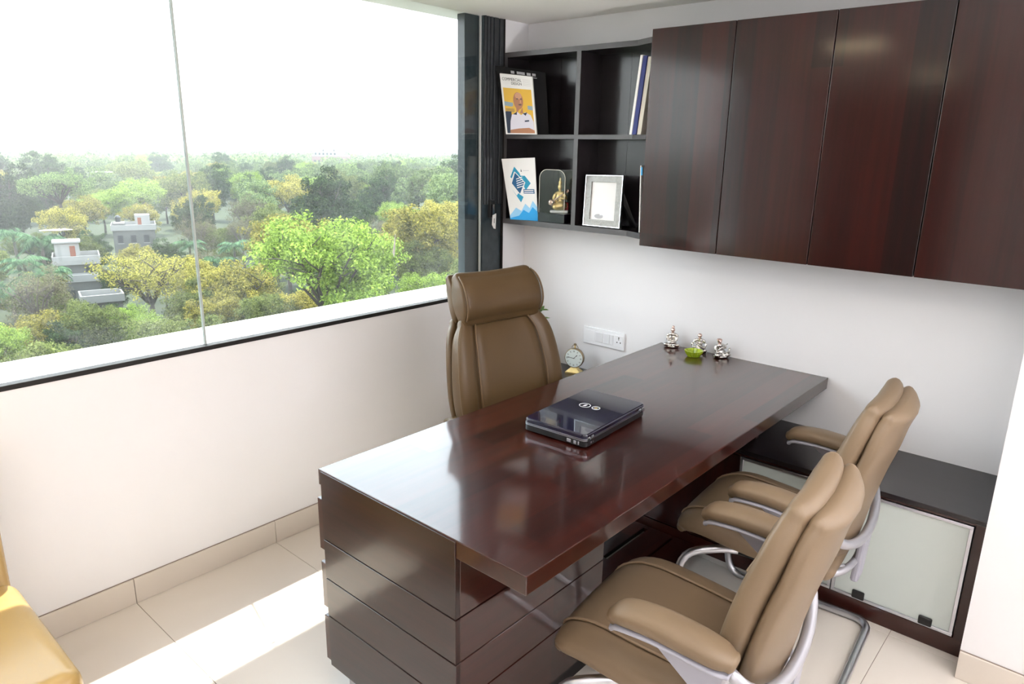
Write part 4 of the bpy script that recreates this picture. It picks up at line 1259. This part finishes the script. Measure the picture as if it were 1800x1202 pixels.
def tree_meshes(kind, seed, R, Hc, rz, nc, per, spread, size, limbs=6, bark='bark', lower=-0.55, trunk_r=0.28, thin=1.0):
    rnd = random.Random(seed)
    tm = MB()
    top = Vector((0, 0, Hc - rz * 0.55))
    tm.tube([(0, 0, 0), (0.1, 0.05, top.z * 0.5), tuple(top)], [trunk_r * 1.3, trunk_r, trunk_r * 0.8], 7)
    tips = []
    for i in range(limbs):
        a = 2 * PI * (i + 0.4 * rnd.random()) / limbs
        el = rnd.uniform(0.05, 0.75)
        end = Vector((R * 0.68 * math.cos(a) * math.cos(el), R * 0.68 * math.sin(a) * math.cos(el), Hc + rz * (0.75 * math.sin(el) + 0.1)))
        mid = top.lerp(end, 0.5) + Vector((rnd.uniform(-.5, .5), rnd.uniform(-.5, .5), rnd.uniform(-0.2, 0.6)))
        tm.tube([tuple(top - Vector((0, 0, 0.3))), tuple(mid), tuple(end)], [trunk_r * 0.6, trunk_r * 0.38, trunk_r * 0.14], 6)
        tips.append(end)
        for j in range(3 + (thin < 0.8) * 3):
            st = mid.lerp(end, rnd.uniform(0.0, 0.7))
            e2 = st + Vector((rnd.uniform(-1, 1), rnd.uniform(-1, 1), rnd.uniform(0.1, 0.9))) * R * 0.42
            m2 = st.lerp(e2, 0.5) + Vector((0, 0, rnd.uniform(-.2, .3)))
            tm.tube([tuple(st), tuple(m2), tuple(e2)], [trunk_r * 0.26, trunk_r * 0.17, trunk_r * 0.07], 5)
            tips.append(e2)
    C = []
    # lumpy shell: big lobes each carrying clusters
    lobes = []
    for i in range(11):
        a, z = rnd.uniform(0, 2 * PI), rnd.uniform(lower, 0.85)
        q = math.sqrt(max(0, 1 - z * z))
        rr = rnd.uniform(0.45, 0.68)
        lobes.append((R * rr * q * math.cos(a), R * rr * q * math.sin(a), Hc + rz * z * 0.72))
    lobes.append((0, 0, Hc + rz * 0.25))
    while len(C) < nc:
        L0 = rnd.choice(lobes)
        v = Vector((rnd.gauss(0, 1), rnd.gauss(0, 1), rnd.gauss(0, 1))).normalized() * (rnd.uniform(0.72, 1.0))
        p = Vector(L0) + Vector((v.x * R * 0.40, v.y * R * 0.40, v.z * rz * 0.40))
        C.append(tuple(p))
    C = C[:nc] + [tuple(t) for t in tips]
    crown = quads_mesh('crown', leaf_quads(np.array(C), spread, per, size, 0.75), FOL[kind])
    tmesh = tm.mesh('trunk', smooth=True)
    tmesh.materials.append(MT[bark])
    return crown, tmesh

def palm_meshes(seed):
    rnd = random.Random(seed)
    tm = MB()
    tm.tube([(0, 0, 0), (0.15, 0.1, 3.5), (0.1, 0.2, 7.2)], [0.30, 0.22, 0.18], 8)
    Q = []
    for i in range(20):
        a = 2 * PI * i / 20 + rnd.uniform(-.15, .15)
        rise = rnd.uniform(-0.35, 1.1)
        ln = rnd.uniform(2.9, 3.7)
        prev = None
        for k in range(22):
            s = (k + 1) / 22
            r = ln * s * (1 - 0.12 * s * s)
            z = 7.2 + rise * ln * s * 0.8 - 1.25 * s * s * (1.2 + rise)
            c = np.array([0.1 + r * math.cos(a), 0.2 + r * math.sin(a), z])
            l = 0.75 * math.sin(PI * (0.12 + 0.82 * s)) + 0.1
            for sg in (-1, 1):
                d = np.array([-math.sin(a) * sg + 0.5 * math.cos(a), math.cos(a) * sg + 0.5 * math.sin(a), -0.55 - 0.3 * rnd.random()]) * l
                w = np.array([math.cos(a), math.sin(a), 0]) * 0.055
                Q.append([c - w, c + d * 0.5 - w * 1.4, c + d, c + d * 0.5 + w * 1.4])
    crown = quads_mesh('fronds', np.array(Q), FOL['palm'])
    t_ = tm.mesh('trunk', smooth=True)
    t_.materials.append(MT['bark_pale'])
    return crown, t_

PROTO = {
    'lime': [tree_meshes('lime', s, 7, 8, 5.2, 250, 95, 1.0, 0.145, 8, bark='bark', thin=0.7) for s in (1, 2)],
    'yellow': [tree_meshes('yellow', s, 6, 7, 4.6, 230, 80, 0.85, 0.155, 6, thin=0.7) for s in (3, 4, 5)],
    'dark': [tree_meshes('dark', s, 5.5, 9.5, 6.5, 300, 70, 0.95, 0.20, 6, lower=-0.95) for s in (6, 7)],
    'olive': [tree_meshes('olive', s, 6, 7.5, 5.0, 260, 75, 0.95, 0.165, 6) for s in (8, 9)],
    'umbrella': [tree_meshes('umbrella', 10, 6, 11, 3.6, 170, 60, 0.85, 0.17, 8, lower=-0.1)],
    'branchy': [tree_meshes('branchy', 12, 7.5, 7.5, 4.6, 150, 38, 0.85, 0.14, 9, lower=-0.2, trunk_r=0.42, thin=0.6)],
    'bare': [tree_meshes('bare', s, 5, 8.5, 6.0, 150, 32, 0.80, 0.12, 9, bark='bark_pale', thin=0.5, lower=-0.8) for s in (13, 14)],
    'palm': [palm_meshes(15), palm_meshes(16)],
    'hazy': [tree_meshes('hazy', s, 6, 8, 5.2, 240, 40, 1.0, 0.24, 6, lower=-0.8) for s in (17, 18, 19)],
}
KIND_NAME = {'lime': 'tree', 'yellow': 'tree', 'dark': 'evergreen_tree', 'olive': 'tree', 'umbrella': 'umbrella_tree', 'branchy': 'tree',
             'bare': 'bare_tree', 'palm': 'palm_tree', 'hazy': 'tree'}
KIND_LABEL = {
    'lime': 'bright green round tree in the canopy outside the window',
    'yellow': 'yellow-green leafy tree in the canopy outside the window',
    'dark': 'dark green dense evergreen tree in the canopy outside the window',
    'olive': 'olive green bushy tree in the canopy outside the window',
    'umbrella': 'tall flat-topped tree with bare trunk outside the window',
    'branchy': 'spreading tree with dark twisted boughs and sparse yellow leaves',
    'bare': 'greyish nearly leafless tree in the canopy outside the window',
    'palm': 'dark palm tree with drooping fronds outside the window',
    'hazy': 'hazy green tree in the distant canopy outside the window'}
count = {}
def plant(kind, x, y, s, label=None, group=None):
    i = count.get(kind, 0)
    count[kind] = i + 1
    cm, tm = PROTO[kind][i % len(PROTO[kind])]
    t = empty(KIND_NAME[kind], (x, y, GZ), (i * 2.399) % (2 * PI))
    t.scale = (s, s, s)
    tag(t, label or KIND_LABEL[kind], 'palm' if kind == 'palm' else 'tree', group or 'treetops outside the window: ' + kind)
    link('fronds' if kind == 'palm' else 'crown', cm, t)
    link('trunk', tm, t)

TREES = [('lime', -47.3, 30.5, 1.01), ('yellow', -72.1, 42.0, 0.94), ('yellow', -60.0, 29.6, 0.72), ('dark', -93.1, 61.8, 0.99), ('dark', -97.5, 71.5, 0.65),
    ('yellow', -64.7, 56.7, 1.01), ('yellow', -81.6, 77.3, 0.92), ('lime', -103.9, 85.1, 0.65), ('hazy', -119.1, 114.0, 1.1), ('hazy', -153.5, 124.6, 1.17),
    ('hazy', -130.4, 113.5, 1.03), ('dark', -119.5, 92.8, 0.87), ('branchy', -67.7, 24.4, 0.73), ('umbrella', -132.0, 37.0, 0.97), ('palm', -99.0, 24.3, 0.93),
    ('palm', -109.1, 24.2, 0.94), ('palm', -80.8, 18.4, 0.76), ('palm', -74.1, 14.6, 0.78), ('palm', -89.4, 20.1, 0.79), ('palm', -84.5, 21.0, 0.71),
    ('yellow', -181.3, 41.4, 0.85), ('yellow', -127.5, 35.5, 0.73), ('yellow', -86.1, 21.0, 0.44), ('olive', -74.2, 16.5, 0.49), ('yellow', -62.5, 13.8, 0.48),
    ('lime', -61.2, 20.0, 0.39), ('olive', -61.3, 17.1, 0.49), ('yellow', -63.3, 11.3, 0.29), ('dark', -114.0, 50.5, 0.70), ('bare', -101.5, 45.0, 0.62),
    ('bare', -110.0, 57.8, 0.8), ('bare', -99.0, 50.8, 0.60), ('palm', -77.6, 36.1, 0.75), ('palm', -90.9, 45.3, 0.73), ('palm', -95.1, 40.8, 0.73),
    ('lime', -156.4, 51.7, 0.69), ('lime', -153.1, 57.8, 0.87), ('yellow', -162.4, 60.6, 0.62), ('hazy', -187.0, 48.4, 0.86), ('yellow', -141.4, 84.7, 1.05),
    ('hazy', -142.9, 80.0, 0.93), ('dark', -151.0, 94.0, 0.67), ('olive', -101.7, 57.6, 0.76), ('dark', -118.5, 63.5, 0.58), ('olive', -155.8, 69.1, 1.04),
    ('lime', -181.1, 96.2, 0.88), ('yellow', -58.3, 57.1, 0.55), ('olive', -60.7, 53.5, 0.62), ('olive', -76.1, 64.1, 0.55), ('olive', -60.7, 25.5, 0.52),
    ('yellow', -57.6, 26.0, 0.51), ('dark', -64.8, 20.6, 0.30), ('dark', -81.7, 26.4, 0.34), ('yellow', -77.9, 63.5, 0.69), ('olive', -54.1, 28.2, 0.5), ('yellow', -52.8, 30.8, 0.51)]
OWN = {0: 'large bright lime green tree nearest the window ledge', 1: 'broad golden yellow tree standing behind the large lime green tree',
       3: 'tallest dark evergreen tree rising behind the golden yellow tree', 4: 'narrow dark evergreen tree beside the tallest evergreen',
       5: 'wide yellow-green tree between the lime green tree and window frame', 12: None, 13: None,
       2: 'yellow-green tree beside the large lime tree and the glass joint', 8: 'large hazy tree standing against the window frame post', 24: 'low yellow-green tree just above the window ledge below the palms',
       20: 'pale yellow tree beyond the tall flat-topped tree', 11: 'dark evergreen tree beyond the two tall evergreens',
       25: 'small bright green tree top just above the window ledge'}
for i, (k, x, y, s) in enumerate(TREES):
    plant(k, x, y, s, OWN.get(i))

# houses ---------------------------------------------------------------
MT['b_white'] = mat('house_white', (0.22, 0.215, 0.205), 0.9, var=0.12, vscale=0.6)
MT['b_grey'] = mat('house_grey', (0.085, 0.085, 0.080), 0.9, var=0.25, vscale=0.6)
MT['b_pink'] = mat('house_pink', (0.20, 0.12, 0.12), 0.9, var=0.15, vscale=0.2)
MT['b_lilac'] = mat('house_lilac', (0.25, 0.25, 0.31), 0.9, var=0.1, vscale=0.2)
MT['b_dark'] = mat('house_window', (0.02, 0.022, 0.025), 0.3, var=0.2)
MT['b_door'] = mat('house_door', (0.16, 0.045, 0.02), 0.7, var=0.2)
KEEP = []
def house(label, x, y, rz, blocks, windows=(), doors=(), parapets=(), tanks=(), m='b_white', group=None, sc=(1, 1, 1)):
    t = tag(empty('house', (x, y, GZ), rz), label, 'building', group)
    for (x0, x1, y0, y1, z0, z1, mm) in blocks:
        MB().box(x0, x1, y0, y1, z0, z1).build('block', mm or m, t)
    for (x0, x1, y0, y1, z0, h) in parapets:
        mb = MB()
        for a in ((x0, x1, y0, y0 + .2), (x0, x1, y1 - .2, y1), (x0, x0 + .2, y0 + .2, y1 - .2), (x1 - .2, x1, y0 + .2, y1 - .2)):
            mb.box(a[0], a[1], a[2], a[3], z0, z0 + h)
        mb.build('parapet', m, t)
    for (xx, y0, y1, z0, z1) in windows:
        w = MB().box(xx - 0.1, xx + 0.06, y0, y1, z0, z1).build('window', 'b_dark', t)
        MB().box(xx + 0.05, xx + 0.16, y0 - 0.1, y1 + 0.1, z0 - 0.12, z0).build('sill', m, w)
    for (xx, y0, y1, z0, z1) in doors:
        MB().box(xx - 0.1, xx + 0.06, y0, y1, z0, z1).build('door', 'b_door', t)
    for (xx, yy_, z0) in tanks:
        MB().lathe([(0.7, 0), (0.75, 0.9), (0.5, 1.2), (0.2, 1.3)], 12, (xx, yy_, z0)).build('water_tank', 'b_dark', t)
    KEEP.append((x, y))
    t.scale = sc
    return t
house('pale flat-roofed house with a rooftop room among the trees', -121.4, 44.0, -0.38,
      [(-6, 4, -5.5, 5.5, 0, 6.2, 'b_grey'), (-6, 4.4, -5.9, 5.9, 6.2, 6.6, 'b_white'), (-4, 0.5, 0.5, 4.5, 6.6, 9.0, None), (-3, 3.6, -5.2, -2.2, 6.6, 7.6, 'b_grey')],
      [(4, -4.4, -3.0, 3.6, 5.2), (4, -1.0, 0.4, 3.6, 5.2), (4, 2.4, 3.8, 3.6, 5.2), (4, -4.4, -3.0, 0.9, 2.4), (4, 2.4, 3.8, 0.9, 2.4)],
      [(0.5, 1.2, 2.2, 6.6, 8.5)], [(-6, 4.4, -5.9, 5.9, 6.6, 0.7)], [(-2, -4, 7.6)], sc=(0.6, 0.55, 0.78))
house('small white house with a brown rooftop door among the palms', -91.5, 26.0, -0.30,
      [(-4, 3, -4, 3.4, 0, 5.2, 'b_grey'), (-4, 3.5, -4.2, 3.6, 5.2, 5.5, None), (-3, 1.6, -3.6, 0.4, 5.5, 7.9, None), (-3, 2.0, -3.9, 0.7, 7.9, 8.1, None), (3, 5.6, -3.6, 2.6, 0, 3.2, 'b_grey'), (3, 5.9, -3.9, 2.9, 3.2, 3.4, None)],
      [(3, -3.2, -1.8, 3.6, 4.8), (3, 1.0, 2.4, 3.6, 4.8), (5.6, -2.6, -1.2, 0.9, 2.2)],
      [(1.6, -1.2, -0.3, 5.5, 7.5)], [(-4, 3.5, -4.2, 3.6, 5.5, 0.8), (3.4, 5.9, -3.9, 2.9, 3.4, 0.7)], sc=(0.6, 0.62, 0.9))
house('white house wall with balcony below the small white house', -77.0, 23.2, -0.25,
      [(-3, 1.5, -2.5, 2.5, 0, 3.0, 'b_grey'), (-3, 2.0, -2.8, 2.8, 3.0, 3.25, None), (1.5, 3.2, -2.2, 2.2, 0, 1.6, 'b_grey')],
      [(1.5, -1.6, -0.4, 1.7, 2.6)], [], [(-3, 2.0, -2.8, 2.8, 3.25, 0.6)], sc=(0.7, 0.7, 0.9))
house('small white block showing between the middle distance trees', -239, 82.6, -0.33,
      [(-5, 4, -5, 5, 0, 9, None), (-5, 4.3, -5.3, 5.3, 9, 9.4, None)], [(4, -4 + 2.6 * k, -2.4 + 2.6 * k, 5.6, 7.2) for k in range(3)])
PB = house('long pinkish building with lilac rooftop blocks near the horizon', -356, 244, -0.6,
      [(-10, 8, -19, 24, 0, 13.5, 'b_pink'), (-8, 7, -17, 10, 13.5, 16.5, 'b_lilac'), (-6, 6, -4, 3, 16.5, 20, 'b_lilac'), (-6, 5, 12, 17, 13.5, 19, 'b_white'), (-5, 4, -14, -9, 16.5, 18.5, 'b_white')],
      [(8, -17 + 4.4 * k, -14.6 + 4.4 * k, 9.4, 11.2) for k in range(9)] + [(7, -15.5 + 4.2 * k, -13.6 + 4.2 * k, 14.3, 15.6) for k in range(6)], [], [(-10, 8, -19, 24, 13.5, 0.9)], [(-2, -6, 16.5), (-2, 6, 16.5)], sc=(0.6, 0.5, 0.9))

# the rest of the canopy -------------------------------------------------
rnd = random.Random(78)
# visible wedge: azimuth measured from -x towards +y, seen from the window
AZ0, AZ1 = math.radians(6), math.radians(53)
placed = [(x, y, s * 5) for _, x, y, s in TREES] + [(x, y, 11) for x, y in KEEP[:3]] + [(KEEP[3][0], KEEP[3][1], 16), (KEEP[4][0], KEEP[4][1], 30)]
def crown_r(kind, s):
    return s * {'lime': 7, 'yellow': 6, 'dark': 6.6, 'olive': 6.2, 'umbrella': 6, 'branchy': 7.5, 'bare': 5, 'palm': 3.2, 'hazy': 6}[kind]
placed = [(x, y, crown_r(k, s)) for k, x, y, s in TREES] + [(x, y, 5) for x, y in KEEP[:3]] + [(KEEP[3][0], KEEP[3][1], 12), (KEEP[4][0], KEEP[4][1], 26)]
def scatter(n, d0, d1, s0, s1, kinds, pack, power):
    made = tries = 0
    while made < n and tries < 9000:
        tries += 1
        az = rnd.uniform(AZ0, AZ1)
        d = d0 + (d1 - d0) * rnd.random() ** power
        x, y = CAM_POS.x - d * math.cos(az), CAM_POS.y + d * math.sin(az)
        s = rnd.uniform(s0, s1)
        kind = rnd.choice(kinds)
        rr = crown_r(kind, s)
        if any((x - a) ** 2 + (y - b) ** 2 < ((rr + c) * pack) ** 2 for a, b, c in placed):
            continue
        blocked = False
        for hx, hy in KEEP[:4]:      # leave the houses in sight
            haz = math.atan2(hy - CAM_POS.y, CAM_POS.x - hx); hd = math.hypot(hx - CAM_POS.x, hy - CAM_POS.y)
            if abs(az - haz) < 0.04 and hd - 22 < d < hd:
                blocked = True
        if blocked:
            continue
        plant(kind, x, y, s)
        placed.append((x, y, rr))
        made += 1
    return made
scatter(110, 46, 135, 0.34, 0.62, ['olive', 'yellow', 'olive', 'dark', 'olive', 'bare', 'lime', 'dark'], 0.92, 0.8)
scatter(180, 135, 360, 0.65, 1.1, ['hazy', 'hazy', 'olive', 'dark', 'yellow', 'hazy', 'lime', 'hazy', 'dark'], 0.93, 0.8)

# far city blocks
BLD = [(KEEP[4][0], KEEP[4][1], 36)]
for i in range(46):
    az = rnd.uniform(AZ0, AZ1)
    d = rnd.uniform(520, 1500)
    if abs(az - math.atan2(247, 358)) < 0.09 and d < 700:
        continue
    BX, BY = CAM_POS.x - d * math.cos(az), CAM_POS.y + d * math.sin(az)
    if any((BX - q[0]) ** 2 + (BY - q[1]) ** 2 < (q[2] + 18) ** 2 for q in BLD):
        continue
    w, dp, h = rnd.uniform(8, 20), rnd.uniform(8, 16), rnd.uniform(9, 17)
    t = tag(empty('building', (BX, BY, GZ), rnd.uniform(-0.8, 0.2)),
            'pale flat-roofed city block fading in the haze near the horizon', 'building', 'hazy city blocks on the horizon')
    BLD.append((BX, BY, 0.6 * max(w, dp) + 6.5))
    mm = rnd.choice(['b_white', 'b_white', 'b_pink', 'b_lilac', 'b_grey'])
    MB().box(-dp / 2, dp / 2, -w / 2, w / 2, 0, h).build('block', mm, t)
    MB().box(-dp / 4, dp / 4, -w / 4, w / 6, h, h + 2.6).build('roof_room', 'b_white', t)
    if i % 3 == 0:
        MB().tube([(0, 0, h), (0, 0, h + 9)], 0.25, 6).build('mast', 'b_grey', t)

# canopy too far away to tell apart: one mass of leaf clumps
C = []
for i in range(5200):
    az = rnd.uniform(AZ0 - 0.04, AZ1 + 0.05)
    d = 380 + 2300 * rnd.random() ** 1.6
    cx_, cy_ = CAM_POS.x - d * math.cos(az), CAM_POS.y + d * math.sin(az)
    if any((cx_ - bx) ** 2 + (cy_ - by) ** 2 < br_ ** 2 for bx, by, br_ in BLD):
        continue
    C.append((cx_, cy_, GZ + rnd.uniform(4.5, 10.5)))
far = link('treeline', quads_mesh('treeline', leaf_quads(np.array(C), 5.2, 46, 0.95, 0.62), FOL['hazy']))
tag(far, 'continuous far green canopy fading into haze at the horizon', 'treeline', kind='stuff')

# daytime haze
hz, nt, b = new_mat('daytime_haze')
nt.nodes.remove(b)
vs_ = N(nt, 'ShaderNodeVolumeScatter')
vs_.inputs['Color'].default_value = (0.97, 0.985, 1.0, 1)
vs_.inputs['Density'].default_value = HAZE
vs_.inputs['Anisotropy'].default_value = 0.0
nt.links.new(vs_.outputs[0], nt.nodes['Material Output'].inputs['Volume'])
MT['haze'] = hz
hb = MB().box(-5500, -18, -2500, 5000, GZ - 0.5, 70).build('outside_haze', 'haze')
tag(hb, 'thin bright daytime haze over the treetops', 'haze', kind='stuff')
